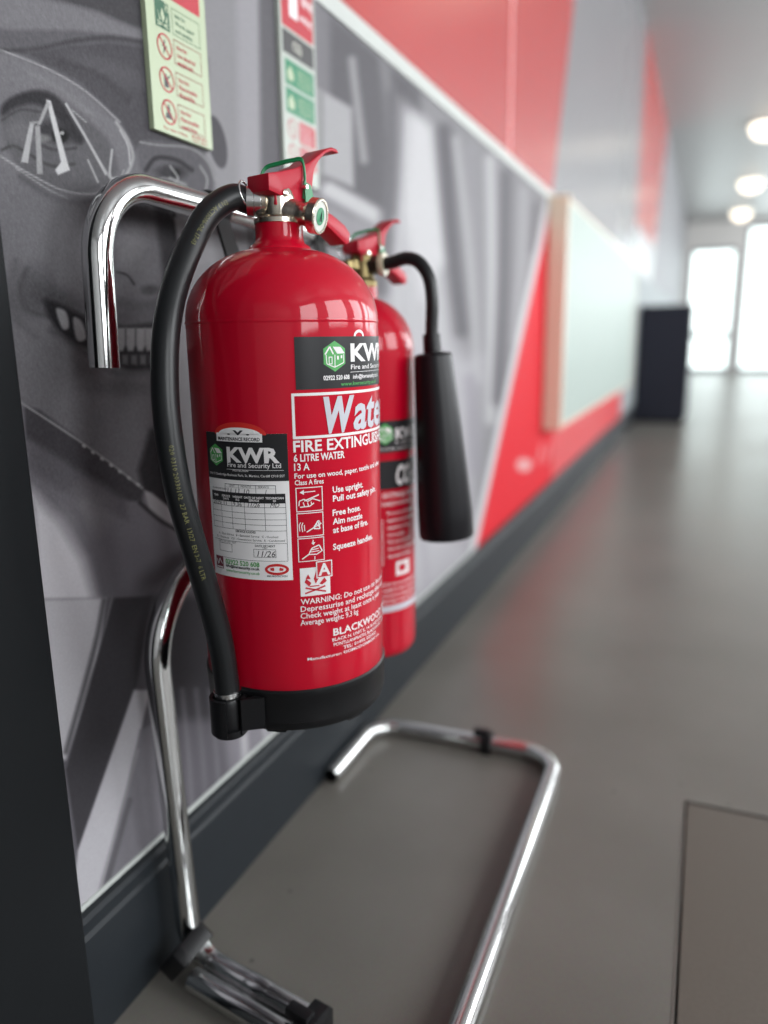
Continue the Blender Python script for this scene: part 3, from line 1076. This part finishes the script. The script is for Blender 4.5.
# black base skirt
obj('base_skirt', lathe([(.070, .327), (.0775, .327), (.0795, .3295), (.0800, .335), (.0818, .336), (.0820, .357), (.0828, .3585), (.0828, .364), (.0815, .3655), (.0814, .3655), (.0814, .338), (.072, .333), (.070, .327)], A1, 128, caps=False), BLACK, e1, smooth=35)
for th in [math.radians(q) for q in (-75, -20, 45, 105, 160, 230)]:
    obj('skirt_foot', prism([(-.010, 0), (.010, 0), (.008, -.0025), (-.008, -.0025)],
        lambda a, z: (A1[0] + .066 * math.cos(th) - a * math.sin(th), A1[1] + .066 * math.sin(th) + a * math.cos(th), .3275 + z),
        lambda a, z: (A1[0] + .077 * math.cos(th) - a * math.sin(th), A1[1] + .077 * math.sin(th) + a * math.cos(th), .3275 + z), 0), BLACK, e1)

# valve
Z1 = 0.747
obj('valve_collar', lathe([(.012, Z1 - .001), (.0205, Z1 - .001), (.0205, Z1 + .0025), (.0175, Z1 + .0045), (.015, Z1 + .0055), (.012, Z1 + .006)], A1, 48), NICKEL, e1, smooth=35)
odir = Vector((math.cos(math.radians(-152)), math.sin(math.radians(-152)), .04))
gdir = Vector((math.cos(math.radians(2)), math.sin(math.radians(2)), -.20))
vb = join(lathe([(.0125, Z1), (.0135, Z1 + .008), (.0145, Z1 + .018), (.0125, Z1 + .026), (.009, Z1 + .030)], A1, 32),
          revolve((A1[0], A1[1], Z1 + .0165), odir, [(0, .0105), (.009, .0105), (.010, .0125), (.0125, .0125), (.013, .0115)], 28),
          revolve((A1[0], A1[1], Z1 + .0105), gdir, [(0, .0105), (.014, .0105), (.018, .0092), (.026, .0092), (.029, .011), (.032, .0135)], 28))
obj('valve_body', vb, NICKEL, e1, smooth=35)
gp = Vector((A1[0], A1[1], Z1 + .0105)) + gdir.normalized() * .031
ga = obj('pressure_gauge', revolve(gp, gdir, [(0, .0128), (.001, .0142), (.0075, .0142), (.0085, .0134), (.0085, .0118), (.0072, .0116)], 40), NICKEL, e1, smooth=35)
gf = gp + gdir.normalized() * .0074
obj('dial', revolve(gf, gdir, [(0, .0116), (.0003, .0116)], 36), mat('dial_face', (196, 200, 192), .35), ga)
obj('dial_zone', revolve(gf + gdir.normalized() * .0004, gdir, [(0, .0068), (.0003, .0068)], 28), mat('dial_green', (28, 130, 84), .4), ga)
nd = gdir.normalized()
obj('needle', rod(gf + nd * .0011 + Vector((0, .0, -.004)), gf + nd * .0011 + Vector((0, .002, .007)), .0005, 8), BLACK, ga)
handles(e1, A1, 75, Z1, 1.0)
op = Vector((A1[0], A1[1], Z1 + .0165)) + odir.normalized() * .0125
obj('hose_ferrule', revolve(op, odir, [(0, .0115), (.001, .0122), (.006, .0122), (.0066, .0116), (.0072, .0122), (.0125, .0122), (.013, .0112)], 28), STEEL, e1, smooth=30)

# hose
hs = [tuple(op + odir.normalized() * .004), tuple(op + odir.normalized() * .012), (.1235, .562, .7660), (.1140, .543, .7525), (.110, .522, .727), (.110, .498, .694), (.112, .481, .661), (.114, .472, .624), (.117, .468, .587),
      (.122, .468, .541), (.127, .474, .500), (.131, .483, .456), (.1345, .4915, .412), (.136, .4950, .372), (.1365, .4955, .335)]
hp = catmull(hs, 8)
hose = obj('hose', tube(hp, .0104, 28), RUBBER, e1, smooth=50)


def hose_text(s, i0, cap, side, name):
    """lettering along the hose from path index i0 downward"""
    g = text2d(s, cap, bold=.01, res=1)
    P = [Vector(p) for p in hp]
    cum = [0]
    for a, b in zip(P[:-1], P[1:]): cum.append(cum[-1] + (b - a).length)
    cp = Vector((CX, 0, CZ))
    out = []
    for (u, v) in g[0]:
        d = cum[i0] + u
        j = max(0, min(len(P) - 2, int(np.searchsorted(cum, d) - 1)))
        tt = (d - cum[j]) / (cum[j + 1] - cum[j])
        p = P[j].lerp(P[j + 1], tt)
        t = (P[j + 1] - P[j]).normalized()
        o = Vector((.30, -1.0, .0))
        o = (o - t * o.dot(t)).normalized()
        sd = t.cross(o)
        a = side - (v - cap / 2) / .0107
        out.append(tuple(p + (o * math.cos(a) + sd * math.sin(a)) * .01065))
    obj(name, (out, g[1]), YELLOWT, hose)


hose_text('EN 3 ACTION-OIL 17-03', 20, .0036, -.55, 'stencilled_lettering')
hose_text('020 0310 20330102  27 BAR  13/27  EN 3-7  6 LTR', 66, .0036, -.45, 'stencilled_lettering')

# clip holding the nozzle at the skirt
cc = (.1365, .4950)
z0c, z1c = .328, .3600
ring = []
n = 30
ro, ri = .0158, .0126
opening = math.radians(48)
mid = math.radians(-40)
for zz, rr in ((z0c, ri), (z0c, ro), (z1c, ro), (z1c, ri)):
    ring.append([(cc[0] + rr * math.cos(mid + opening / 2 + (2 * math.pi - opening) * i / n), cc[1] + rr * math.sin(mid + opening / 2 + (2 * math.pi - opening) * i / n), zz) for i in range(n + 1)])
V = [p for r_ in ring for p in r_]
F = []
for q in range(4):
    for i in range(n):
        a, b = q * (n + 1), ((q + 1) % 4) * (n + 1)
        F.append((a + i, a + i + 1, b + i + 1, b + i))
for i in (0, n): F.append(tuple(q * (n + 1) + i for q in range(4)))
e_ = Vector((math.cos(mid + opening / 2), math.sin(mid + opening / 2), 0))
wing = []
for zz in (z0c + .004, z1c):
    wing += [(cc[0] + ri * e_.x, cc[1] + ri * e_.y, zz), (cc[0] + ro * e_.x, cc[1] + ro * e_.y, zz), (.168, .5015, zz), (.164, .5085, zz)]
wf = [(0, 1, 2, 3), (7, 6, 5, 4)] + [(i, i + 4, (i + 1) % 4 + 4, (i + 1) % 4) for i in range(4)]
lug = box(.124, .146, .5035, .512, z0c + .004, z1c - .004)
nose = lathe([(.0120, .3245), (.0138, .3255), (.0145, .329), (.0145, .332)], cc, 28)
obj('nozzle_clip', join((V, F), (wing, wf), lug, nose), BLACK, e1, smooth=35)
obj('hose_band', revolve((.1363, .49515, .3610), (-.01, -.02, 1), [(0, .0108), (.0, .0116), (.0042, .0116), (.0042, .0108)], 28), STEEL, hose, smooth=40)
obj('nozzle', lathe([(.0108, .327), (.0120, .329), (.0120, .357), (.0108, .359)], cc, 28), BLACK, hose, smooth=40)

# ---- print on the body
TH = -57.3


def p1(name, geos, m, parent, layer, th0=TH, z0=0.0, label=None):
    return wrap(name, geos, m, parent, A1, R1, th0, z0, layer, label=label)


def place_body(th0, z0):
    return lambda name, geos, m, parent, layer: p1(name, geos, m, parent, layer, th0, z0)


rd = math.radians
U1 = lambda th: (th - TH) * math.pi / 180 * R1
p1('black_panel', [rect2d(U1(-54.6), .6148, U1(34), .6545)], VBLACK, body1, 1, label='black service company panel')
house(body1, place_body(TH, 0), U1(-31.6), .6395, .0235)
p1('panel_lettering', [text2d('KWR', .0132, U1(-20.5), .6355, width=.063, bold=.035), text2d('Fire and Security Ltd', .0036, U1(-20.5), .6290, width=.064, bold=.012),
                       line2d([(U1(-21), .6268), (U1(26), .6268)], .00035), text2d('02922 520 608', .0034, U1(-39), .6215, width=.0245, bold=.03),
                       text2d('info@kwrsecurity.co.uk', .0032, U1(-19), .6215, width=.044, bold=.02), ring2d(U1(-13), .6545, .0065, .0052, .0022, 16, 0, 180)], WHITEP, body1, 2)
p1('web_address', [text2d('www.kwrsecurity.co.uk', .0030, U1(-28), .6165, width=.05, bold=.01)], GREENP, body1, 2)
p1('title_frame', [frame2d(0, .5768, U1(38), .6122, .0022)], WHITEP, body1, 1)
p1('title_lettering', [text2d('W', .0262, U1(-39.5), .5815, width=.0300, bold=.045, shear=.20), text2d('ater', .0290, U1(-19.5), .5815, width=.0680, bold=.026, shear=.20)], SILVERP, body1, 2)
p1('lettering', [text2d('FIRE EXTINGUISHER', .0088, 0, .5668, width=.1165, bold=.022), text2d('6 LITRE WATER', .0056, 0, .5592, width=.0435, bold=.025),
                 text2d('13 A', .0056, 0, .5521, width=.0122, bold=.02), text2d('For use on wood, paper, textile and other', .0040, 0, .5458, width=.0990, bold=.02),
                 text2d('Class A fires', .0040, 0, .5404, width=.0235, bold=.02)], WHITEP, body1, 1)
p1('lettering', [text2d('Use upright.', .0050, U1(-35.3), .5318, width=.0330, bold=.025), text2d('Pull out safety pin.', .0050, U1(-35.3), .5245, width=.0550, bold=.025),
                 text2d('Free hose.', .0050, U1(-35.8), .5128, width=.0300, bold=.025), text2d('Aim nozzle', .0050, U1(-35.8), .5056, width=.0320, bold=.025),
                 text2d('at base of fire.', .0050, U1(-35.8), .4984, width=.0400, bold=.025), text2d('Squeeze handles.', .0050, U1(-36.2), .4842, width=.0480, bold=.025)], WHITEP, body1, 1)
bx0, bx1 = U1(-57), U1(-41.6)
tops = [.5383, .5176, .4969]
p1('instruction_frame', [frame2d(bx0, t - .0198, bx1, t, .0007) for t in tops], WHITEP, body1, 1)
o = lambda i, *P: [(bx0 + a * (bx1 - bx0), tops[i] - .0198 + b * .0198) for a, b in P]
p1('instruction_pictogram', [
    line2d(o(0, (.25, .80), (.72, .82)), .0007), poly2d(o(0, (.14, .80), (.30, .90), (.30, .70))),
    line2d(o(0, (.10, .25), (.12, .45), (.30, .52), (.42, .42), (.62, .52), (.90, .40)), .0008), line2d(o(0, (.30, .45), (.85, .66)), .0010),
    line2d(o(0, (.14, .2), (.5, .22), (.66, .34)), .0009), line2d(o(0, (.30, .22), (.26, .40)), .0008), line2d(o(0, (.45, .24), (.42, .38)), .0008), line2d(o(0, (.58, .26), (.55, .40)), .0008),
    line2d(o(1, (.35, .2), (.62, .36), (.78, .62), (.86, .30), (.62, .32)), .0010), line2d(o(1, (.62, .36), (.92, .52)), .0008),
    line2d(o(1, (.10, .25), (.08, .5), (.14, .62)), .0007), line2d(o(1, (.20, .22), (.17, .45), (.22, .6)), .0007), line2d(o(1, (.28, .25), (.27, .5)), .0007), ring2d(*o(1, (.80, .52))[0], .0018, .0026, .0007, 14),
    line2d(o(2, (.14, .12), (.40, .30), (.52, .55), (.80, .66), (.92, .40)), .0010), line2d(o(2, (.40, .30), (.70, .28), (.9, .4)), .0009),
    line2d(o(2, (.50, .48), (.78, .52)), .0007), line2d(o(2, (.48, .40), (.80, .42)), .0007), line2d(o(2, (.56, .72), (.58, .9)), .0008), poly2d(o(2, (.50, .78), (.66, .80), (.58, .68))),
    line2d(o(2, (.62, .06), (.62, .2)), .0008)], WHITEP, body1, 1)
ix0, ix1, iz0, iz1 = U1(-56.4), U1(-38.6), .4478, .4718
p1('fire_class_square', [rect2d(ix0, iz0, ix1, iz1)], WHITEP, body1, 1)
ic = lambda *P: [(ix0 + a * (ix1 - ix0), iz0 + b * (iz1 - iz0)) for a, b in P]
p1('fire_class_pictogram', [poly2d(ic((.50, .42), (.44, .60), (.54, .90), (.62, .62))), poly2d(ic((.28, .34), (.14, .50), (.20, .62), (.36, .46))), poly2d(ic((.62, .40), (.80, .60), (.88, .46), (.72, .36))),
                            poly2d(ic((.18, .62), (.26, .78), (.34, .60))), line2d(ic((.14, .10), (.82, .30)), .0014), line2d(ic((.16, .30), (.84, .10)), .0014), line2d(ic((.3, .34), (.62, .34)), .001),
                            rect2d(U1(-47), .4622, U1(-37.2), .4765)], REDP, body1, 2)
p1('fire_class_letter', [frame2d(U1(-47), .4622, U1(-37.2), .4765, .0009), text2d('A', .0098, U1(-42.1), .4645, bold=.03, align='C')], WHITEP, body1, 3)
p1('warning_lettering', [text2d('WARNING: Do not use on live electrical', .0047, U1(-56.6), .4410, width=.119, bold=.01), text2d('Depressurise and recharge after any use.', .0047, U1(-56.8), .4348, width=.118, bold=.01),
                         text2d('Check weight at least once a year', .0047, U1(-57), .4288, width=.092, bold=.01), text2d('Average weight: 9.3 kg', .0047, U1(-57.2), .4230, width=.0545, bold=.01)], WHITEP, body1, 1)
p1('maker_lettering', [text2d('BLACKWOOD FIRE', .0062, U1(-37.6), .4098, width=.092, bold=.02), text2d('BLACK N. UNIT 5, 14-16 INDUSTRIAL ESTATE', .0028, U1(-38.4), .4048, width=.092, bold=.015),
                       text2d('PONTLLANFRAITH, BLACKWOOD, GWENT', .0028, U1(-37.6), .4003, width=.084, bold=.015), text2d('TEL: 01495 225050', .0028, U1(-31), .3958, width=.044, bold=.015),
                       text2d('Manufacturer: GOMODORMON S.A. of Pontllanfraith', .0024, U1(-54), .3955, width=.092, bold=.02) if False else text2d('Manufacturer: GOMODORMON S.A.', .0024, U1(-54), .3915, width=.085, bold=.02)], WHITEP, body1, 1)

# ---- maintenance label: a paper sticker
LT = -113.0
LW, LH = math.radians(52.6) * R1, .1190
lz = .4625
ml = wrap('maintenance_label', [rect2d(0, 0, LW, LH)], LABELW, e1, A1, R1, LT, lz, 1.2, label='white service record sticker with black heading')
lu = lambda u: u * LW
lv = lambda px: LH - (px - 125) / 840 * LH          # rows measured down the sticker


def pl(name, geos, m, layer):
    return wrap(name, geos, m, ml, A1, R1, LT, lz, layer)


pl('heading_panel', [rect2d(0, lv(388), LW, LH)], VBLACK, 2.2)
pl('heading_arc', [ring2d(lu(.47), LH - .001, .0235, .0098, .0042, 24, 0, 180)], mat('orange_red_print', (206, 44, 36), .4), 2.2)
pl('heading_white', [ell2d(lu(.47), LH - .001, .0192, .0057, 20, 0, 180), rect2d(lu(.18), lv(172), lu(.74), LH)], LABELW, 2.6)
pl('heading_ink', [text2d('MAINTENANCE RECORD', .0026, lu(.46), lv(165), width=.038, bold=.03, align='C'), text2d('. V .', .0034, lu(.47), LH - .001, width=.020, bold=.05, align='C')], INKP, 3.4)
house(ml, lambda n, g, m, p, l: pl(n, g, m, l + 1.4), lu(.155), lv(252), .0178)
pl('heading_lettering', [text2d('KWR', .0112, lu(.315), lv(283), width=lu(.60), bold=.04), text2d('Fire and Security Ltd', .0037, lu(.315), lv(314), width=lu(.61), bold=.012),
                         line2d([(lu(.30), lv(328)), (lu(.95), lv(328))], .0003), text2d('PROTECTION', .0016, lu(.38), lv(338), bold=.02),
                         text2d('Unit 3 Cowbridge Business Park, St. Martins, Cardiff CF10 5ST', .0019, lu(.03), lv(366), width=lu(.93), bold=.01)], WHITEP, 3.0)
g = []
tx = [.045, .19, .34, .50, .73, .955]
for r_ in (540, 575, 610, 642, 675): g.append(rect2d(lu(.045), lv(r_), lu(.955), lv(r_) + .0003))
for c_ in tx: g.append(rect2d(lu(c_) - .00015, lv(850) if c_ > .95 else lv(675), lu(c_) + .00015, lv(510)))
g.append(frame2d(lu(.26), lv(468), lu(.86), lv(412), .0004))
for c_ in (.44, .64): g.append(rect2d(lu(c_), lv(468), lu(c_) + .0003, lv(412)))
g.append(rect2d(lu(.26), lv(432), lu(.86), lv(431)))
g += [frame2d(lu(.12), lv(815), lu(.31), lv(765), .0003), frame2d(lu(.58), lv(830), lu(.83), lv(782), .0003)]
g.append(rect2d(lu(.10), lv(852), lu(.955), lv(850)))
g.append(rect2d(lu(.045), lv(748), lu(.955), lv(746)))
pl('table_rules', g, INKP, 2.2)
pl('table_heading', [rect2d(lu(.045), lv(515), lu(.955), lv(460))], VBLACK, 2.2)
pl('table_heading_lettering', [text2d(s, .0017, lu(a), lv(490), bold=.03, align='C') for s, a in (('YEAR', .115), ('SERVICE', .265), ('WEIGHT', .42), ('DATE OF NEXT', .615), ('TECHNICIAN', .84))] +
   [text2d(s, .0017, lu(a), lv(506), bold=.03, align='C') for s, a in (('DATE', .265), ('KG', .42), ('SERVICE', .615), ('ID', .84))], WHITEP, 3.0)
pl('table_ink', [text2d('2025', .0034, lu(.06), lv(537), bold=.0), text2d('11', .0034, lu(.23), lv(537)), text2d('9.36', .0034, lu(.36), lv(537)), text2d('11/26', .0034, lu(.54), lv(537), shear=.3), text2d('MD', .0034, lu(.79), lv(537), shear=.3),
                 text2d('11 11', .0042, lu(.29), lv(466), shear=.2), text2d('10', .0042, lu(.50), lv(466), shear=.2), text2d('/', .0042, lu(.74), lv(466)),
                 text2d('11/26', .0050, lu(.62), lv(826), shear=.25), text2d('UNIT', .0017, lu(.32), lv(428)), text2d('MONTH', .0017, lu(.47), lv(428)), text2d('SERVICE', .0017, lu(.67), lv(428)),
                 text2d('COMMISSIONED', .0016, lu(.06), lv(450)), text2d('SERVICE CODES', .0018, lu(.37), lv(690), bold=.02),
                 text2d('A - Basic Service   B - Extended Service   C - Overhaul', .0017, lu(.12), lv(714), width=lu(.74)), text2d('D - Recharge   CD - Commission Service   E - Condemned', .0017, lu(.09), lv(736), width=lu(.84)),
                 text2d('DATE OF LAST TEST', .0015, lu(.11), lv(760)), text2d('DATE OF NEXT', .0017, lu(.60), lv(768), bold=.02), text2d('TEST', .0015, lu(.68), lv(779)),
                 text2d('info@kwrsecurity.co.uk', .0024, lu(.20), lv(908), width=lu(.44), bold=.03)], INKP, 2.2)
pl('green_lettering', [text2d('02922 520 608', .0040, lu(.20), lv(888), width=lu(.44), bold=.02), text2d('www.kwrsecurity.co.uk', .0024, lu(.20), lv(935), width=lu(.44), bold=.01)], GREENP, 2.2)
pl('corner_emblem', [rect2d(lu(.045), lv(925), lu(.165), lv(850))], mat('maroon_print', (120, 40, 58), .5), 2.2)
pl('corner_emblem_mark', [line2d([(lu(.06), lv(870)), (lu(.085), lv(900)), (lu(.11), lv(865)), (lu(.15), lv(895))], .0008), rect2d(lu(.055), lv(920), lu(.155), lv(912))], WHITEP, 3.0)
pl('oval_emblem', [ring2d(lu(.83), lv(900), .0098, .0048, .0022, 26), rect2d(lu(.83) - .004, lv(908), lu(.83) - .0022, lv(892)), rect2d(lu(.83) + .0022, lv(908), lu(.83) + .004, lv(892)), line2d([(lu(.76), lv(900)), (lu(.80), lv(895))], .002), line2d([(lu(.86), lv(895)), (lu(.90), lv(902))], .002)], mat('emblem_red', (196, 36, 40), .4), 2.2)
pl('oval_emblem_caption', [text2d('FIRE PROTECTION', .0014, lu(.83), lv(945), width=lu(.22), align='C', bold=.02)], INKP, 2.2)

# ------------------------------------------------------------------ carbon dioxide extinguisher
A2 = (0.123, 0.820)
R2 = 0.0575
e2 = empty('fire_extinguisher', (A2[0], A2[1], 0.279), 'slim red carbon dioxide extinguisher with a black horn, farther on the stand', 'fire extinguisher', 'extinguishers on the stand')
prof = [(0, .284), (.043, .284), (.049, .279), (.054, .281), (.0567, .286), (R2, .293)]
prof += [(R2, .293 + i * (.640 - .293) / 6) for i in range(1, 7)]
for i in range(1, 12):
    a = math.radians(i * 6.6)
    prof.append((R2 * math.cos(a) if i < 11 else R2 * math.cos(a), .640 + .060 * math.sin(a)))
prof += [(.0165, .7005), (.0160, .712), (0, .712)]
body2 = obj('body', lathe(prof, A2, 96, caps=False), RED, e2, smooth=40)
Z2 = 0.712
vb = join(lathe([(.0165, Z2 - .002), (.0165, Z2 + .004), (.013, Z2 + .008), (.013, Z2 + .030), (.010, Z2 + .036)], A2, 32),
          revolve((A2[0], A2[1], Z2 + .020), (-.5, -.87, 0), [(0, .009), (.016, .009), (.017, .0075), (.023, .0075)], 6))
obj('valve_body', vb, BRASS, e2, smooth=30)
od2 = Vector((1, .02, .02))
obj('outlet_nut', revolve((A2[0], A2[1], Z2 + .021), od2, [(.008, .0105), (.0225, .0105)], 6), mat('dark_brass_nut', (0.06, 0.055, 0.045), .35, metal=.8, srgb=False), e2, smooth=20)
obj('outlet_collar', revolve((A2[0], A2[1], Z2 + .021), od2, [(.0225, .0125), (.028, .0125)], 28), mat('pale_collar', (196, 186, 160), .35), e2, smooth=30)
handles(e2, A2, 75, Z2 + .014, 0.92)
hp2 = catmull([(A2[0] + .022, A2[1], Z2 + .0215), (.160, .820, .7350), (.176, .820, .7385), (.191, .820, .7335), (.2025, .820, .717), (.2065, .820, .694), (.2060, .820, .668), (.2055, .820, .645)], 8)
obj('discharge_hose', tube(hp2, .0072, 24), RUBBER, e2, smooth=50)
hn0 = Vector((.2055, .820, .657))
hd = Vector((.223 - .2055, .003, -.226))
obj('discharge_horn', revolve(hn0, hd, [(0, .0070), (0, .0098), (.020, .0104), (.0215, .0195), (.024, .0215), (.10, .0262), (.20, .0318), (.228, .0322), (.2315, .0312), (.2315, .0285), (.06, .020)], 48), HORN, e2, smooth=35)


def p2(name, geos, m, layer, label=None):
    return wrap(name, geos, m, body2, A2, R2, -60, 0, layer, label=label)


p2('black_panel', [rect2d(-.01, .5275, .085, .5635)], VBLACK, 1)
house(body2, lambda n, g, m, p, l: wrap(n, g, m, p, A2, R2, -60, 0, l), .0165, .5485, .0235)
p2('panel_lettering', [text2d('KWR', .012, .030, .5425, width=.045, bold=.035), text2d('Fire and Security Ltd', .0034, .030, .5365, width=.046), text2d('02922 520 608  info@kwrsecurity.co.uk', .003, .004, .5305, width=.066)], WHITEP, 2)
p2('title_band', [rect2d(-.01, .4855, .085, .5185)], VBLACK, 1)
p2('title_lettering', [text2d('CO', .0215, .0300, .4905, width=.026, bold=.05, shear=.2), text2d('2', .012, .0575, .489, bold=.05, shear=.2)], WHITEP, 2)
g = [text2d('FIRE EXTINGUISHER', .006, -.004, .4755, width=.074, bold=.01), text2d('2 KG CARBON DIOXIDE', .0045, -.004, .4665, width=.06, bold=.01)]
for i, s in enumerate(('For use on flammable', 'liquids and electrical', 'equipment fires.', 'Use upright.', 'Pull out safety pin.', 'Aim horn at base of fire.', 'Squeeze handles.')):
    g.append(text2d(s, .0038, .018, .456 - i * .0085, bold=.012))
for i in range(3): g.append(frame2d(-.006, .434 - i * .0185, .012, .4505 - i * .0185, .0008))
for i, s in enumerate(('WARNING: do not hold the horn', 'Check weight at least once a year', 'Recharge after any use. Average weight 5 kg', 'Ventilate the area after use.')):
    g.append(text2d(s, .0036, -.004, .371 - i * .0068, width=.072, bold=.01))
g.append(frame2d(.029, .3815, .052, .3985, .0042))
g.append(text2d('B', .010, .0445, .3845, bold=.03))
p2('lettering', g, WHITEP, 1)
wrap('white_band', [rect2d(-.06, .3385, .10, .3465)], SILVERP, body2, A2, R2, -60, 0, 1)


# ------------------------------------------------------------------ wall signs
def ban(cy, cz, r, t=.0016):
    return [ring2d(cy, cz, r, r, t, 28), line2d([(cy - r * .68, cz + r * .68), (cy + r * .68, cz - r * .68)], t)]


s1 = empty('extinguisher_sign', (MX, .6828, .848), 'pale green instruction sign with red prohibition symbols above the water extinguisher', 'sign', 'extinguisher signs')
SX = MX + .006
sy, sz, sw, sh = .636, .8480, .0935, .250
obj('plate', box(MX, SX, sy, sy + sw, sz, sz + sh, .0006), SIGNG, s1)
f1 = lambda name, g, m, l: flat(name, g, m, s1, SX, sy, sz, l)
# rows measured up from the foot of the sign
f1('red_panel', [rect2d(.010, .1215, sw - .010, .236)], SREDP, 1)
f1('red_panel_lettering', [text2d('Fire', .014, .034, .200, bold=.02), text2d('extinguisher', .009, .016, .182, width=.06, bold=.02), text2d('Water', .012, .026, .150, bold=.02)], WHITEP, 2)
rows = [.0925, .0650, .0365, .0080]
f1('safe_symbol', [rect2d(.0125, .0920, .0335, .1160)], SGREEN, 1)
f1('safe_symbol_mark', [poly2d([(.023, .1100), (.0205, .1035), (.0235, .0970), (.0265, .1025)]), poly2d([(.016, .1065), (.0185, .0985), (.0205, .0985)]), line2d([(.015, .0970), (.031, .0940)], .0012), line2d([(.015, .0940), (.031, .0970)], .0012), poly2d([(.027, .0985), (.0305, .1055), (.030, .0985)]), frame2d(.0272, .1080, .0330, .1155, .0006), text2d('A', .0045, .0301, .1095, align='C', bold=.02)], SIGNG, 2)
f1('safe_frame', [frame2d(.0375, .0920, .0815, .1150, .0007)], SGREEN, 1)
f1('safe_lettering', [text2d('Safe for:', .0036, .042, .1080, bold=.02), text2d('Wood, paper', .0036, .042, .1015, width=.031, bold=.02), text2d('and textiles.', .0036, .042, .0950, width=.028, bold=.02)], SGREEN, 1)
for i, (a, b, c_) in enumerate((('Not for:', 'Live electrical', 'equipment.'), ('Not for:', 'Flammable', 'liquids.'), ('Not for:', 'Flammable', 'metal fires.'))):
    zb = rows[i + 1] - .0005
    f1('prohibition_symbol', ban(.0235, zb + .0125, .0112), SREDP, 2)
    if i == 0:
        mk = [poly2d([(.0250, zb + .020), (.0195, zb + .012), (.0225, zb + .0125), (.0205, zb + .005), (.0270, zb + .0135), (.0238, zb + .0132)])]
    elif i == 1:
        mk = [rect2d(.0195, zb + .0055, .0255, zb + .0150), line2d([(.0255, zb + .014), (.0285, zb + .017)], .0015), rect2d(.0205, zb + .015, .0235, zb + .0172)]
    else:
        mk = [poly2d([(.0175, zb + .0065), (.0295, zb + .0065), (.0265, zb + .013), (.0205, zb + .013)]), poly2d([(.0205, zb + .014), (.0235, zb + .0205), (.0262, zb + .014)])]
    f1('symbol_mark', mk, SBLACK, 1)
    f1('warning_frame', [frame2d(.0375, zb + .002, .0815, zb + .0235, .0008)], mat('brown_red_print', (128, 46, 48), .5), 1)
    f1('warning_lettering', [text2d(a, .0036, .042, zb + .0158, bold=.035), text2d(b, .0036, .042, zb + .0092, width=.029, bold=.035), text2d(c_, .0036, .042, zb + .0027, width=.026, bold=.035)], mat('sign_text_red', (160, 48, 56), .5), 1)
f1('footer_lettering', [text2d('For class A fires', .0026, .014, .0036, width=.036, bold=.02), text2d('BS EN ISO', .0028, .058, .0052, width=.025, bold=.03), text2d('7010 : 2012', .0020, .058, .0018, width=.025, bold=.02)], mat('sign_text_red', (160, 48, 56), .5), 1)

s2 = empty('extinguisher_sign', (MX, .927, .848), 'narrow sign with red, black and green blocks above the carbon dioxide extinguisher', 'sign', 'extinguisher signs')
sy2, sz2, sw2 = .882, .8480, .090
obj('plate', box(MX, SX, sy2, sy2 + sw2, sz2, sz2 + .250, .0006), mat('white_sign_plate', (172, 178, 170), .4), s2)
f2 = lambda name, g, m, l: flat(name, g, m, s2, SX, sy2, sz2 + .0105, l)
f2('red_panel', [rect2d(.005, .1615, .085, .236)], SREDP, 1)
f2('red_panel_mark', [rect2d(.024, .176, .045, .214), rect2d(.028, .214, .036, .222), text2d('fire', .014, .056, .198, bold=.02), text2d('exting', .008, .050, .180, width=.03, bold=.02)], WHITEP, 2)
f2('black_panel', [rect2d(.005, .1325, .085, .1580)], SBLACK, 1)
f2('black_panel_lettering', [text2d('CO', .010, .030, .1405, bold=.03), text2d('2', .006, .0475, .139, bold=.03)], SIGNE, 2)
f2('green_panel', [rect2d(.009, .0985, .083, .1265), rect2d(.009, .0670, .083, .0950)], SGREEN2, 1)
f2('green_panel_mark', [poly2d([(.016, .104), (.028, .104), (.030, .112), (.022, .121), (.014, .112)]), poly2d([(.016, .072), (.028, .072), (.030, .080), (.022, .089), (.014, .080)])] +
   [text2d(t_, .004, .040, z_, width=.036, bold=.01) for t_, z_ in (('Safe for:', .117), ('Flammable', .1105), ('liquids', .104), ('Safe for:', .0855), ('Electrical', .079), ('equipment', .0725))], SIGNG, 2)
f2('red_panel', [rect2d(.040, .0370, .083, .0620), rect2d(.040, .0085, .083, .0330)], SREDP, 1)
f2('prohibition_symbol', ban(.022, .0495, .0115) + ban(.022, .021, .0115), SREDP, 1)
f2('red_panel_lettering', [text2d(t_, .0038, .044, z_, width=.030, bold=.01) for t_, z_ in (('Not for:', .054), ('Wood, paper', .047), ('and textiles', .0405), ('Not for:', .026), ('Flammable', .019), ('metal fires', .0125))], WHITEP, 2)
